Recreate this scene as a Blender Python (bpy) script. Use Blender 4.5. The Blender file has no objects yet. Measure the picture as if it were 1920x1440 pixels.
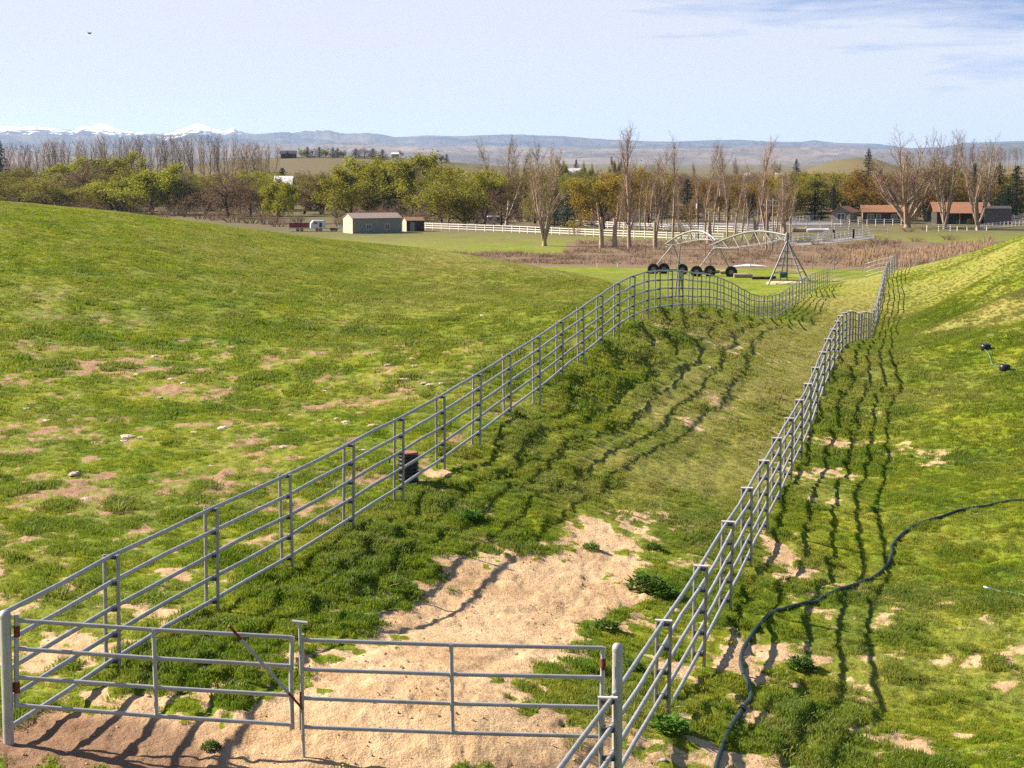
import bpy, math, random
import numpy as np
from mathutils import Vector
random.seed(7)
R = math.radians
S = bpy.context.scene
COL = S.collection

# ------------------------------------------------------------------ camera
F = 3733.0                       # focal length in pixels of the 1920 px wide photograph
CZ = 6.7                         # camera height above the ground at the gate
TH = math.atan((720 - 302) / F)
cam = bpy.data.objects.new('camera', bpy.data.cameras.new('camera'))
COL.objects.link(cam); S.camera = cam
cam.location = (0, 0, CZ)
cam.rotation_euler = (math.pi / 2 - TH, 0, 0)
cam.data.sensor_width = 36; cam.data.lens = 36 * F / 1920
cam.data.clip_start = 0.5; cam.data.clip_end = 80000

# ------------------------------------------------------------------ sky, sun, exposure
SUN_AZ, SUN_EL = R(-75), R(36)
sd = Vector((math.sin(SUN_AZ) * math.cos(SUN_EL), math.cos(SUN_AZ) * math.cos(SUN_EL), math.sin(SUN_EL)))
sun = bpy.data.objects.new('sun', bpy.data.lights.new('sun', 'SUN'))
COL.objects.link(sun)
sun.data.energy = 5.0; sun.data.angle = R(0.53); sun.data.color = (1.0, 0.89, 0.73)
sun.rotation_euler = sd.to_track_quat('Z', 'Y').to_euler()
W = bpy.data.worlds.new('World'); S.world = W; W.use_nodes = True
wn = W.node_tree.nodes; wl = W.node_tree.links
bg = wn['Background']; bg.inputs['Strength'].default_value = 0.055

def N(nt, t, **kw):
    n = nt.nodes.new(t)
    for k, v in kw.items():
        if k in n.inputs: n.inputs[k].default_value = v
        else: setattr(n, k, v)
    return n
def mth(nt, op, a, b=None, c=None):
    n = nt.nodes.new('ShaderNodeMath'); n.operation = op
    for i, v in enumerate((a, b, c)):
        if v is None: continue
        if isinstance(v, (int, float)): n.inputs[i].default_value = v
        else: nt.links.new(v, n.inputs[i])
    return n.outputs[0]
def mixc(nt, f, a, b, mode='MIX'):
    n = nt.nodes.new('ShaderNodeMix'); n.data_type = 'RGBA'; n.blend_type = mode
    for i, v in ((0, f), (6, a), (7, b)):
        if isinstance(v, (int, float)): n.inputs[i].default_value = v
        elif isinstance(v, tuple): n.inputs[i].default_value = v + (1,) * (4 - len(v))
        else: nt.links.new(v, n.inputs[i])
    return n.outputs[2]
def ramp(nt, f, stops):
    n = nt.nodes.new('ShaderNodeValToRGB'); e = n.color_ramp.elements
    while len(e) < len(stops): e.new(0.5)
    for q, (p, c) in zip(e, stops):
        q.position = p; q.color = (c, c, c, 1) if isinstance(c, (int, float)) else tuple(c) + (1,)
    nt.links.new(f, n.inputs[0]); return n.outputs[0]
def noise(nt, vec, scale, detail=4, rough=0.55, dist=0.0):
    n = nt.nodes.new('ShaderNodeTexNoise')
    n.inputs['Scale'].default_value = scale; n.inputs['Detail'].default_value = detail
    n.inputs['Roughness'].default_value = rough; n.inputs['Distortion'].default_value = dist
    if vec is not None: nt.links.new(vec, n.inputs['Vector'])
    return n.outputs[0]
def mapping(nt, vec, scale=(1, 1, 1), loc=(0, 0, 0), rot=(0, 0, 0)):
    n = nt.nodes.new('ShaderNodeMapping')
    n.inputs['Scale'].default_value = scale; n.inputs['Location'].default_value = loc; n.inputs['Rotation'].default_value = rot
    nt.links.new(vec, n.inputs[0]); return n.outputs[0]

wt = W.node_tree
geo = N(wt, 'ShaderNodeTexCoord').outputs['Generated']
hi = mapping(wt, geo, (1, 1, 4.0), (0, 0, 0.20))
sky = N(wt, 'ShaderNodeTexSky', sky_type='NISHITA', sun_disc=False, sun_elevation=SUN_EL, sun_rotation=SUN_AZ)
sky.air_density = 1.0; sky.dust_density = 0.4; sky.ozone_density = 1.6
wl.new(hi, sky.inputs[0])
sp = N(wt, 'ShaderNodeSeparateXYZ'); wl.new(geo, sp.inputs[0])
n1 = noise(wt, mapping(wt, geo, (3.0, 3.0, 17.0), (0.3, 0.1, 0.4), (0, R(-14), 0)), 2.0, 7, 0.6, 0.6)
n2 = noise(wt, mapping(wt, geo, (7.0, 7.0, 90.0), (2.3, 0.1, 0.0), (0, R(-20), 0)), 1.7, 8, 0.6, 0.9)
lft = mth(wt, 'MULTIPLY_ADD', sp.outputs[0], -1.15, 0.02)             # veil thickens towards the sun side
hor = mth(wt, 'MULTIPLY_ADD', sp.outputs[2], -6.5, 0.66)
dens = mth(wt, 'ADD', mth(wt, 'ADD', mth(wt, 'MULTIPLY', n1, 1.25), mth(wt, 'MULTIPLY', n2, 0.45)), mth(wt, 'ADD', lft, hor))
cl = ramp(wt, dens, [(0.62, 0.0), (1.0, 0.62), ])
cl2 = mth(wt, 'MULTIPLY', cl, 1.45)
cl2 = mth(wt, 'MINIMUM', mth(wt, 'ADD', cl2, 0.10), 0.86)
skyc = mixc(wt, cl2, mixc(wt, 1.0, sky.outputs[0], (1.08, 1.2, 1.36), 'MULTIPLY'), (5.55, 5.6, 6.2))
wl.new(skyc, bg.inputs[0])
S.view_settings.view_transform = 'Standard'; S.view_settings.look = 'None'
S.view_settings.exposure = 1.5; S.view_settings.gamma = 1.0
S.cycles.use_denoising = False
S.cycles.max_bounces = 6; S.cycles.transparent_max_bounces = 8; S.cycles.volume_bounces = 1

# ------------------------------------------------------------------ pixel <-> world at a chosen distance
ct, st = math.cos(TH), math.sin(TH)
def at(x, y, D):
    u = (x - 960) / F; v = (720 - y) / F
    dy = ct + v * st; dz = -st + v * ct
    return Vector((u / dy * D, D, CZ + dz / dy * D))

# ------------------------------------------------------------------ noise
def _h(i, j, s):
    n = (i.astype(np.int64) * 374761393 + j.astype(np.int64) * 668265263 + s * 144665) & 0xffffffff
    n = ((n ^ (n >> 13)) * 1274126177) & 0xffffffff
    return ((n ^ (n >> 16)) & 0xffff) / 65535.0
def vn(x, y, s=0):
    i = np.floor(x); j = np.floor(y); fx = x - i; fy = y - j
    fx = fx * fx * (3 - 2 * fx); fy = fy * fy * (3 - 2 * fy)
    a = _h(i, j, s); b = _h(i + 1, j, s); c = _h(i, j + 1, s); d = _h(i + 1, j + 1, s)
    return (a + (b - a) * fx) * (1 - fy) + (c + (d - c) * fx) * fy
def fbm(x, y, o=4, s=0, g=0.5):
    t = 0; a = 1; z = 0
    for k in range(o):
        t = t + a * vn(x, y, s + k * 17); z += a; a *= g; x = x * 2.03 + 7.1; y = y * 2.03 - 3.7
    return t / z
def sm(a, b, x):
    t = np.clip((x - a) / (b - a), 0, 1); return t * t * (3 - 2 * t)

# ------------------------------------------------------------------ fence lines (top of post in the photo, distance)
FH = 1.60
lx = [(8,1143),(207,1038),(395,950),(537,887),(652,830),(747,782),(826,740),(893,700),(952,663),(1007,630),(1050,601),(1090,575),(1125,552),(1157,530),(1185,516),(1212,508),(1234,506),(1257,506),(1277,507),(1295,509),(1312,511),(1327,513),(1341,516.5),(1355,521.5),(1368,528),(1382,535),(1393,541.5),(1403,547),(1412,551),(1421,553),(1429,554),(1437,554),(1445,553.5),(1452,553),(1459,551),(1465,548),(1471,544)]
LT = []
for x, y in lx:
    D = 10.64 / (0.2135 - (x - 960) / F); LT.append(at(x, y, D))
D = LT[-1].y
while D < 193:
    D += 3.35
    x = 960 + F * (0.2135 - 10.64 / D)
    y = float(np.interp(x, [1471,1484,1498,1514,1530,1545,1552], [544,535,526,517.5,510.5,506,504]))
    LT.append(at(x, y, D))
rt = [(960,1575,17.2),(1022,1472,19.6),(1145,1308,23.1),(1243,1163,27.2),(1312,1060,31),(1362,978,35),(1402,914,38.8),(1433,863,42.5),(1458,821,46.2),(1479,784,50),(1499,750,54),(1516,719,57.9),(1529,689,61.5),(1541,660,65),(1552,635,69),(1561,617,72.5),(1570,602,76.5),(1577,592,80),(1584,586,84),(1590,583.5,87.5),(1596,583,91),(1602,584,95),(1607,587,98),(1612,587,101),(1617,585,104.5),(1622,584.5,108),(1627,585,112),(1631,586,115),(1634,586,118.5),(1637,581,122),(1640,574,126),(1643,566,130),(1645.5,557,134),(1648,547,138),(1650,539,142),(1652,531,146),(1654,523,150),(1656,515,154),(1658,508,158),(1660,501,162),(1662,495.5,166),(1664.5,492,170),(1667,489,174),(1670,486,178),(1672.5,482,182),(1675.5,478,186),(1679,476,190),(1682,475.5,194)]
RT = [at(*p) for p in rt]

# ------------------------------------------------------------------ terrain heights: thin plate spline through surveyed points
def xz(x, pts):          # column of (distance, height) along one sight line
    u = (x - 960) / F
    return [(u * D, D, z) for D, z in pts]
P = []
for k, p in enumerate(LT):
    if k % 2 == 0 or k < 4: P.append((p.x, p.y, p.z - FH))
for k, p in enumerate(RT):
    if k % 2 == 0 or 24 < k < 34: P.append((p.x, p.y, p.z - FH))
P += xz(0, [(12,.1),(17,.0),(28,.0),(36,.0),(50,.05),(60,.45),(70,1.1),(90,2.6),(105,3.6),(120,4.1),(140,3.7),(180,0.2),(230,-5),(280,-7)])
P += xz(-500, [(12,.2),(28,.2),(50,.4),(70,1.6),(95,3.5),(125,5.0),(150,4.2),(190,-.4),(240,-6)])
P += xz(300, [(36,-.05),(50,.1),(60,.35),(75,1.0),(95,2.0),(115,2.75),(130,3.0),(150,2.4),(190,-1.2),(240,-5.8)])
P += xz(560, [(42,.05),(50,.15),(65,.5),(85,.95),(110,1.3),(135,1.35),(152,1.0),(180,-1.2),(230,-5.6)])
P += xz(760, [(55,.25),(75,.55),(100,.55),(130,.1),(170,-.55),(210,-3.2),(260,-6.8)])
P += xz(960, [(70,.45),(95,.3),(120,-.3),(150,-1.3),(190,-2.9),(220,-4.9),(260,-6.8)])
P += xz(1160, [(85,.5),(110,-.4),(140,-2.0),(170,-3.8),(205,-5.7),(240,-6.6)])
P += xz(1280, [(110,-1.9),(140,-4.0),(180,-5.8),(213,-6.4)])
P += xz(1390, [(135,-4.3),(160,-5.4),(190,-6.2),(230,-6.6)])
P += xz(1475, [(170,-5.4),(213,-6.3),(240,-6.8)])
P += xz(960, [(12,-.35),(17,-.45),(24,-.5)])
P += xz(1500, [(100,-2.0),(122,-3.1),(140,-4.0)])
P += xz(1590, [(160,-4.5),(178,-4.6),(200,-5.3)])
for D in (32, 38, 44, 50, 56, 62, 68, 74, 80, 86, 93, 101):   # steep bank under the upper fence, then an almost level lane
    l_ = [float(np.interp(D, [p.y for p in LT], [q_(p) for p in LT])) for q_ in (lambda p: p.x, lambda p: p.z - FH)]
    r_ = float(np.interp(D, [p.y for p in RT], [p.z - FH for p in RT])); T_ = l_[1] - r_; w_ = min(1, (D - 24) / 22)
    for off, fr in ((1.05, .15 + .09 * w_), (2.3, .34 + .06 * w_), (4.2, .62 + .02 * w_), (5.8, .84)): P.append((l_[0] + off, D, l_[1] - fr * T_))
P += xz(1600, [(14,-1.3),(20,-1.4),(26,-1.5)])
P += xz(1750, [(22,-1.75),(30,-1.85),(40,-1.8),(55,-1.6),(70,-1.3),(90,-1.3),(120,-2.3),(150,-2.7),(178,-2.5),(205,-4.9),(235,-6.6)])
P += xz(1920, [(22,-1.7),(35,-1.55),(45,-1.3),(60,-.8),(80,0),(100,.25),(125,.7),(150,.87),(175,.2),(200,-3),(235,-6.5)])
P += xz(2300, [(22,-1.2),(45,-.6),(60,.1),(80,1),(100,1.9),(130,2.6),(155,2.8),(205,-2),(245,-6.5)])
for x in (-500, 0, 400, 800, 1200, 1475, 1700, 1920, 2300):
    for D in (285, 340, 420): P += xz(x, [(D, -7.0)])
P = np.array(P)
def tps_fit(P, lam=0.05):
    n = len(P); d2 = (P[:, None, 0] - P[None, :, 0]) ** 2 + (P[:, None, 1] - P[None, :, 1]) ** 2
    K = 0.5 * d2 * np.log(d2 + 1e-9) + lam * np.eye(n)
    A = np.zeros((n + 3, n + 3)); A[:n, :n] = K
    A[:n, n] = 1; A[:n, n + 1] = P[:, 0]; A[:n, n + 2] = P[:, 1]; A[n:, :n] = A[:n, n:].T
    return np.linalg.solve(A, np.concatenate([P[:, 2], np.zeros(3)]))
TW = tps_fit(P)
def gauss(X, Y, x, y, rx, ry): return np.exp(-((X - x) / rx) ** 2 - ((Y - y) / ry) ** 2)
def H(X, Y):
    X = np.asarray(X, float); Y = np.asarray(Y, float); sh = X.shape
    X = X.ravel(); Y = Y.ravel(); out = np.full(X.shape, -7.0)
    m = (Y < 400)
    idx = np.nonzero(m)[0]
    for a in range(0, len(idx), 60000):
        q = idx[a:a + 60000]; x = X[q]; y = np.maximum(Y[q], 9.0)
        xc = np.clip(x, -0.42 * y - 4, 0.38 * y + 4)
        z = TW[-3] + TW[-2] * xc + TW[-1] * y
        d2 = (xc[:, None] - P[None, :, 0]) ** 2 + (y[:, None] - P[None, :, 1]) ** 2
        z = z + (0.5 * d2 * np.log(d2 + 1e-9)) @ TW[:-3]
        t = sm(285, 380, Y[q])
        out[q] = z * (1 - t) - 7.0 * t
    # far rises beyond the trees
    out += 17 * gauss(X, Y, -130, 1450, 150, 190) * sm(800, 1100, Y)
    out += 4 * gauss(X, Y, 20, 1650, 330, 160) * sm(800, 1200, Y)
    out += 15.5 * gauss(X, Y, 172, 1000, 32, 90) + 15 * gauss(X, Y, 370, 1280, 80, 120)
    out += (fbm(X / 900, Y / 1500, 4, 5) - .5) * 6 * sm(1800, 4000, Y)
    return out.reshape(sh)
def hz(x, y): return float(H(np.array([x]), np.array([y]))[0])
def cast(px, py, d0=12, d1=3000):     # where the sight line through a photo pixel meets the ground
    Ds = np.geomspace(d0, d1, 500)
    a = at(px, py, 1.0); k = (a.z - CZ)
    z = CZ + k * Ds; g = H(a.x * Ds, Ds); b = np.nonzero(z < g)[0]
    if len(b) == 0: return None
    i = b[0]
    if i == 0: D = Ds[0]
    else:
        e0 = z[i-1] - g[i-1]; e1 = z[i] - g[i]; D = Ds[i-1] + (Ds[i] - Ds[i-1]) * e0 / (e0 - e1)
    return Vector((a.x * D, D, CZ + k * D))

# ------------------------------------------------------------------ materials
MATS = {}
def mat(name):
    m = bpy.data.materials.new(name); m.use_nodes = True; MATS[name] = m
    return m, m.node_tree, m.node_tree.nodes['Principled BSDF']
def simple(name, col, rough=0.6, metal=0.0, var=0.15, scale=6.0, spec=0.4, bump=0.0, trans=0.0, streak=None):
    m, nt, b = mat(name)
    tc = N(nt, 'ShaderNodeTexCoord').outputs['Object']
    if streak: tc = mapping(nt, tc, streak)
    nz = noise(nt, tc, scale, 5, 0.6)
    c0 = tuple(max(0, v * (1 - var)) for v in col); c1 = tuple(min(1, v * (1 + var)) for v in col)
    oi = N(nt, 'ShaderNodeObjectInfo').outputs['Random']
    c = ramp(nt, nz, [(0.3, c0), (0.7, c1)])
    hs = N(nt, 'ShaderNodeHueSaturation'); nt.links.new(c, hs.inputs['Color'])
    nt.links.new(mth(nt, 'MULTIPLY_ADD', oi, var * 0.8, 1 - var * 0.4), hs.inputs['Value'])
    nt.links.new(hs.outputs[0], b.inputs['Base Color'])
    b.inputs['Roughness'].default_value = rough; b.inputs['Metallic'].default_value = metal
    b.inputs['Specular IOR Level'].default_value = spec
    if bump:
        bp = N(nt, 'ShaderNodeBump', Strength=bump, Distance=0.02); nt.links.new(nz, bp.inputs['Height']); nt.links.new(bp.outputs[0], b.inputs['Normal'])
    return m
def leafmat(name, c0, c1, trans=0.4, scale=0.4):
    m, nt, b = mat(name)
    g = N(nt, 'ShaderNodeNewGeometry')
    nz = noise(nt, N(nt, 'ShaderNodeTexCoord').outputs['Object'], scale, 3, 0.6)
    rnd = g.outputs['Random Per Island']
    f = mth(nt, 'MULTIPLY_ADD', rnd, 0.45, mth(nt, 'MULTIPLY', nz, 0.6))
    c = ramp(nt, f, [(0.25, c0), (0.75, c1)])
    oi = N(nt, 'ShaderNodeObjectInfo').outputs['Random']
    hs = N(nt, 'ShaderNodeHueSaturation'); nt.links.new(c, hs.inputs['Color'])
    nt.links.new(mth(nt, 'MULTIPLY_ADD', oi, 0.5, 0.75), hs.inputs['Value'])
    nt.links.new(mth(nt, 'MULTIPLY_ADD', oi, 0.03, 0.485), hs.inputs['Hue'])
    nt.links.new(hs.outputs[0], b.inputs['Base Color']); b.inputs['Roughness'].default_value = 0.7
    b.inputs['Specular IOR Level'].default_value = 0.2
    tr = N(nt, 'ShaderNodeBsdfTranslucent'); nt.links.new(hs.outputs[0], tr.inputs[0])
    mx = N(nt, 'ShaderNodeMixShader'); mx.inputs[0].default_value = trans
    nt.links.new(b.outputs[0], mx.inputs[1]); nt.links.new(tr.outputs[0], mx.inputs[2])
    nt.links.new(mx.outputs[0], nt.nodes['Material Output'].inputs[0])
    return m
galv = simple('galvanised_pipe', (0.38, 0.375, 0.37), 0.45, 0.55, 0.22, 9.0, 0.5, 0.0)
post_m = simple('weathered_post_pipe', (0.30, 0.29, 0.275), 0.5, 0.45, 0.25, 7.0, 0.5)
gate_m = simple('gate_paint', (0.38, 0.37, 0.36), 0.42, 0.3, 0.16, 5.0, 0.5)
capm = simple('whitish_cap', (0.58, 0.53, 0.50), 0.5, 0.1, 0.2, 10)
rust = simple('rust', (0.16, 0.045, 0.02), 0.85, 0.0, 0.5, 30, 0.2, 0.4)
clampm = simple('dark_clamp', (0.10, 0.10, 0.11), 0.6, 0.4, 0.3, 20)
blackp = simple('black_plastic', (0.012, 0.012, 0.014), 0.35, 0, 0.2, 10)
def weather(m, col, lo, hi, sc):
    nt = m.node_tree; b = nt.nodes['Principled BSDF']; l = b.inputs['Base Color'].links[0]; src = l.from_socket
    tc = N(nt, 'ShaderNodeNewGeometry').outputs['Position']
    f = ramp(nt, noise(nt, tc, sc, 8, .75), [(lo, 0.), (hi, .85)])
    nt.links.new(mixc(nt, f, src, col), b.inputs['Base Color'])
    nt.links.new(mth(nt, 'MULTIPLY_ADD', f, .4, .45), b.inputs['Roughness'])
weather(galv, (.20, .13, .09), .60, .74, 3.1); weather(post_m, (.16, .085, .045), .58, .72, 3.7); weather(gate_m, (.20, .12, .08), .62, .76, 4.3)
hose_m = simple('dark_green_pipe', (0.012, 0.027, 0.024), 0.5, 0, 0.35, 3, 0.5)
thin_h = simple('pale_green_hose', (0.10, 0.24, 0.18), 0.4, 0, 0.2, 5)
bluep = simple('blue_plastic', (0.05, 0.12, 0.35), 0.4)
white_m = simple('white_rail_paint', (0.62, 0.59, 0.57), 0.5, 0, 0.06, 4)
rockm = simple('pale_rock', (0.42, 0.345, 0.285), 0.9, 0, 0.3, 14, 0.2, 0.6)
lidm = simple('rusty_lid', (0.28, 0.11, 0.08), 0.8, 0, 0.2, 12)
tirem = simple('tyre_rubber', (0.012, 0.012, 0.012), 0.8, 0, 0.2, 10)
logm = simple('weathered_log', (0.34, 0.27, 0.20), 0.9, 0, 0.3, 3, 0.2, 0.5, streak=(1, 8, 8))
greenp = simple('green_panel', (0.02, 0.10, 0.06), 0.5)
barkA = simple('grey_brown_bark', (0.09, 0.065, 0.048), 0.95, 0, 0.35, 2, 0.1)
barkD = simple('dark_bark', (0.04, 0.03, 0.025), 0.95, 0, 0.35, 2, 0.1)
barkP = simple('pale_bark', (0.33, 0.25, 0.185), 0.9, 0, 0.3, 2, 0.1)
twigT = simple('tan_twigs', (0.26, 0.185, 0.125), 0.9, 0, 0.3, .5, 0.1)
twigB = simple('brown_twigs', (0.13, 0.088, 0.06), 0.9, 0, 0.3, .5, 0.1)
twigP = simple('purple_brown_twigs', (0.20, 0.135, 0.115), 0.9, 0, 0.3, .5, 0.1)
twigO = simple('orange_brown_twigs', (0.15, 0.078, 0.03), 0.9, 0, 0.3, .5, 0.1)
lf_green = leafmat('spring_green_buds', (0.125, 0.13, 0.006), (0.31, 0.29, 0.016))
lf_olive = leafmat('olive_buds', (0.13, 0.12, 0.012), (0.25, 0.22, 0.028))
lf_orange = leafmat('orange_buds', (0.155, 0.105, 0.012), (0.31, 0.20, 0.025))
lf_brown = leafmat('brown_buds', (0.13, 0.09, 0.045), (0.24, 0.165, 0.085))
lf_dark = leafmat('dark_needles', (0.006, 0.014, 0.005), (0.022, 0.04, 0.012), 0.15)
lf_blue = leafmat('blue_needles', (0.02, 0.035, 0.03), (0.05, 0.075, 0.065), 0.15)
lf_weed = leafmat('weed_leaf', (0.04, 0.10, 0.008), (0.11, 0.21, 0.02), 0.3, 5)

# ------------------------------------------------------------------ ground colour (one material; masks are stored on the mesh)
def grass_color(nt, pos, lush, dry):
    nA = noise(nt, pos, 0.35, 4, 0.6); nB = noise(nt, mapping(nt, pos, (1, .6, 1), (9, 3, 0)), 2.2, 4, 0.65)
    base = ramp(nt, mth(nt, 'MULTIPLY_ADD', nB, 0.5, mth(nt, 'MULTIPLY', nA, 0.5)),
                [(0.38, (0.080, 0.138, 0.004)), (0.5, (0.160, 0.212, 0.004)), (0.62, (0.245, 0.255, 0.013))])
    c = mixc(nt, mth(nt, 'MULTIPLY', lush, 0.85), base, (0.070, 0.148, 0.005))
    c = mixc(nt, mth(nt, 'MULTIPLY', dry, 0.85), c, (0.31, 0.255, 0.085))
    return c
gm, nt, b = mat('pasture_ground')
pos = N(nt, 'ShaderNodeNewGeometry').outputs['Position']
at_ = N(nt, 'ShaderNodeAttribute', attribute_name='mask')
ms = N(nt, 'ShaderNodeSeparateColor'); nt.links.new(at_.outputs['Color'], ms.inputs[0])
dirt, dry, lush = ms.outputs[0], ms.outputs[1], ms.outputs[2]
a2 = N(nt, 'ShaderNodeAttribute', attribute_name='mask2')
ms2 = N(nt, 'ShaderNodeSeparateColor'); nt.links.new(a2.outputs['Color'], ms2.inputs[0])
far, brown, dark = ms2.outputs[0], ms2.outputs[1], ms2.outputs[2]
gc = grass_color(nt, pos, lush, dry)
gc = mixc(nt, mth(nt, 'MULTIPLY', mth(nt, 'SUBTRACT', noise(nt, pos, 22, 3, .7), .42), mth(nt, 'SUBTRACT', 2.2, mth(nt, 'MULTIPLY', far, 2.2))), gc, (0.035, 0.045, 0.008))
dn = noise(nt, pos, 3.2, 8, 0.75); dn2 = noise(nt, pos, 28, 4, 0.7); dn3 = noise(nt, pos, 0.7, 4, 0.6)
dc = ramp(nt, mth(nt, 'MULTIPLY_ADD', dn3, .4, mth(nt, 'MULTIPLY_ADD', dn, 0.35, mth(nt, 'MULTIPLY', dn2, 0.3))),
          [(0.36, (0.25, 0.14, 0.065)), (0.46, (0.46, 0.295, 0.155)), (0.60, (0.59, 0.415, 0.24))])
dc = mixc(nt, ramp(nt, noise(nt, mapping(nt, pos, (2.2, .45, 1), (0, 0, 0), (0, 0, R(12))), 1.6, 6, .7), [(.54, 0.), (.70, .4)]), dc, (.28, .165, .09))
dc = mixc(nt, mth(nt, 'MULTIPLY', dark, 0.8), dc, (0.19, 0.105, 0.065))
e = mth(nt, 'ADD', dirt, mth(nt, 'MULTIPLY', mth(nt, 'SUBTRACT', dn, 0.5), 0.7))
c = mixc(nt, ramp(nt, e, [(0.42, 0.0), (0.56, 1.0)]), gc, dc)
c = mixc(nt, ramp(nt, mth(nt, 'ADD', brown, mth(nt, 'MULTIPLY', mth(nt, 'SUBTRACT', noise(nt, pos, .12, 5, .7), 0.5), 0.5)), [(0.4, 0.0), (0.6, 1.0)]), c, (0.17, 0.115, 0.07))
fn = noise(nt, mapping(nt, pos, (1, 0.35, 1)), 0.006, 5, 0.6)
fc = ramp(nt, fn, [(0.35, (0.055, 0.070, 0.012)), (0.5, (0.12, 0.095, 0.045)), (0.65, (0.09, 0.09, 0.02))])
vf = noise(nt, mapping(nt, pos, (1, .3, 1)), .03, 5, .65)
fc = mixc(nt, ramp(nt, vf, [(.4, 0.), (.6, .8)]), fc, (.11, .085, .05))
c = mixc(nt, far, c, fc)
nt.links.new(c, b.inputs['Base Color']); b.inputs['Roughness'].default_value = 0.95; b.inputs['Specular IOR Level'].default_value = 0.15
bh = mth(nt, 'MULTIPLY_ADD', noise(nt, pos, 26, 4, 0.75), 0.5, noise(nt, pos, 5, 5, 0.7))
bp = N(nt, 'ShaderNodeBump', Distance=0.10); nt.links.new(bh, bp.inputs['Height'])
nt.links.new(mth(nt, 'MULTIPLY_ADD', far, -0.7, 0.75), bp.inputs['Strength']); nt.links.new(bp.outputs[0], b.inputs['Normal'])

# ------------------------------------------------------------------ ground patches in world metres
def blob(px, py, rx, ry, s=1.0):
    c = cast(px, py)
    if c is None: return None
    a = cast(px, py - ry); q = cast(px, py + ry)
    RY = abs((a.y if a else c.y + 3) - (q.y if q else c.y - 3)) / 2
    return (c.x, c.y, rx * c.y / F, max(RY, 0.2), s)
DIRT = [blob(*p) for p in [
 (100,1215,120,40,.85),(230,1130,90,25,.62),(330,1075,60,14,.6),(450,1015,60,14,.55),(560,960,50,10,.55),(620,940,22,10,.8),(700,895,55,18,.85),(790,880,60,22,.8),(860,830,40,14,.6),(940,775,35,12,.6),(1010,730,25,9,.55),
 (260,1000,60,14,.6),(430,885,45,14,.6),(60,1010,50,10,.5),(150,820,70,14,.45),(40,900,60,16,.5),(300,900,50,12,.5),
 (210,690,130,20,.8),(330,670,80,12,.7),(60,710,70,12,.8),(300,735,90,18,.75),(420,650,60,8,.6),(500,770,60,14,.7),(440,820,45,12,.55),(520,740,50,10,.5),(130,860,120,14,.5),(10,840,40,12,.5),(620,770,50,12,.5),(380,640,60,8,.6),(560,860,60,10,.45),(600,655,70,6,.45),(840,640,60,6,.42),
 (1475,1060,45,52,.95),(1530,1100,70,22,.75),(1600,835,110,14,.9),(1740,860,60,18,.75),(1560,885,60,12,.7),(1500,880,60,16,.7),(1440,1225,120,28,.8),(1350,1405,90,50,1.0),(1390,1330,50,40,.8),(1420,1260,90,24,.85),(1280,1420,60,26,.8),(1560,1145,90,12,.6),(1450,1290,80,14,.5),(1700,1395,60,24,.8),(1860,1385,60,20,.5),(1830,1240,80,14,.55),(1880,1290,50,16,.5),(1640,1420,50,16,.6),(1900,1225,40,9,.6),(1560,940,50,12,.6),
 (1290,1050,70,20,.6),(1340,750,45,20,.55),(1300,790,50,12,.5),(1230,1250,60,25,.5),
 (1240,612,110,16,.5),(1330,640,140,8,.5),(900,960,40,10,.4),(1180,990,60,26,.85),(1700,842,30,7,.7),(1250,985,40,9,.4),(860,720,40,6,.35),(1640,775,50,8,.4)] ]
DRY = [blob(*p) for p in [(1580,570,90,32,.75),(1640,545,40,18,.6),(1850,590,130,18,.85),(1800,540,100,30,.6),(1880,500,90,20,.55),(1760,560,60,12,.45),(1890,600,80,10,.8),(1730,500,60,10,.5),(1300,625,120,14,.85),(1400,640,150,20,.5),(1260,690,100,30,.35),(1450,720,90,40,.35),(1620,700,60,40,.35),(1340,760,100,50,.35),(1330,600,70,10,.7),(1250,650,80,18,.5),(760,570,160,24,.35),(980,500,160,10,.4),(880,480,120,8,.6),(700,450,200,9,.4),(1850,720,120,40,.15),(1560,930,80,30,.4),(1780,1000,150,40,.15),(1700,1130,100,30,.15),(1150,1000,120,60,.3),(1080,860,100,60,.25)] ]
LUSH = [blob(*p) for p in [(350,1230,160,70,.9),(560,1110,140,60,.8),(640,1000,110,50,.7),(800,960,160,50,.6),(760,1050,90,50,.6),(960,800,70,40,.3),(1050,700,40,20,.3),(1130,640,40,14,.3),(1250,585,90,12,.8),(1030,900,120,40,.45),(100,630,120,14,.5),(60,690,80,14,.6),(250,650,90,10,.6),(220,780,120,20,.5),(500,620,120,20,.5),(640,630,140,14,.5),(700,560,90,8,.4),(600,900,80,20,.8),(450,950,80,30,.5),(1390,800,60,16,.8),(1460,770,40,20,.6),(1500,1340,140,60,.9),(1600,1420,200,40,.7),(1240,1110,60,30,.8),(1300,980,110,40,.6),(1150,1280,170,60,.4),(1100,1260,100,40,.8),(1060,1330,90,30,.8),(1540,600,90,14,.9),(1700,600,30,60,.5),(1530,780,60,30,.6),(1800,1120,150,60,.3),(1820,930,140,40,.2),(100,1120,150,40,.4),(0,1000,200,60,.3),(1480,590,60,10,.9),(1600,870,110,12,.7),(1620,860,80,8,.8),(1640,500,70,6,.8),(1560,520,40,8,.8)] ]
SANDPX = [(-40,1500),(-40,1400),(40,1330),(110,1310),(200,1318),(330,1325),(430,1318),(520,1285),(600,1238),(640,1205),(700,1155),(770,1115),(790,1095),(860,1050),(920,1020),(1000,1040),(1075,1005),(1150,965),(1212,962),(1216,1000),(1185,1040),(1215,1075),(1190,1150),(1150,1175),(1110,1200),(1060,1250),(960,1290),(975,1325),(1060,1345),(1140,1375),(1230,1390),(1260,1500)]
SAND = []
for q in SANDPX:
    c = cast(*q) if q[1] < 1600 else None
    SAND.append((c.x, c.y))
SAND = np.array(SAND)
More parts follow.
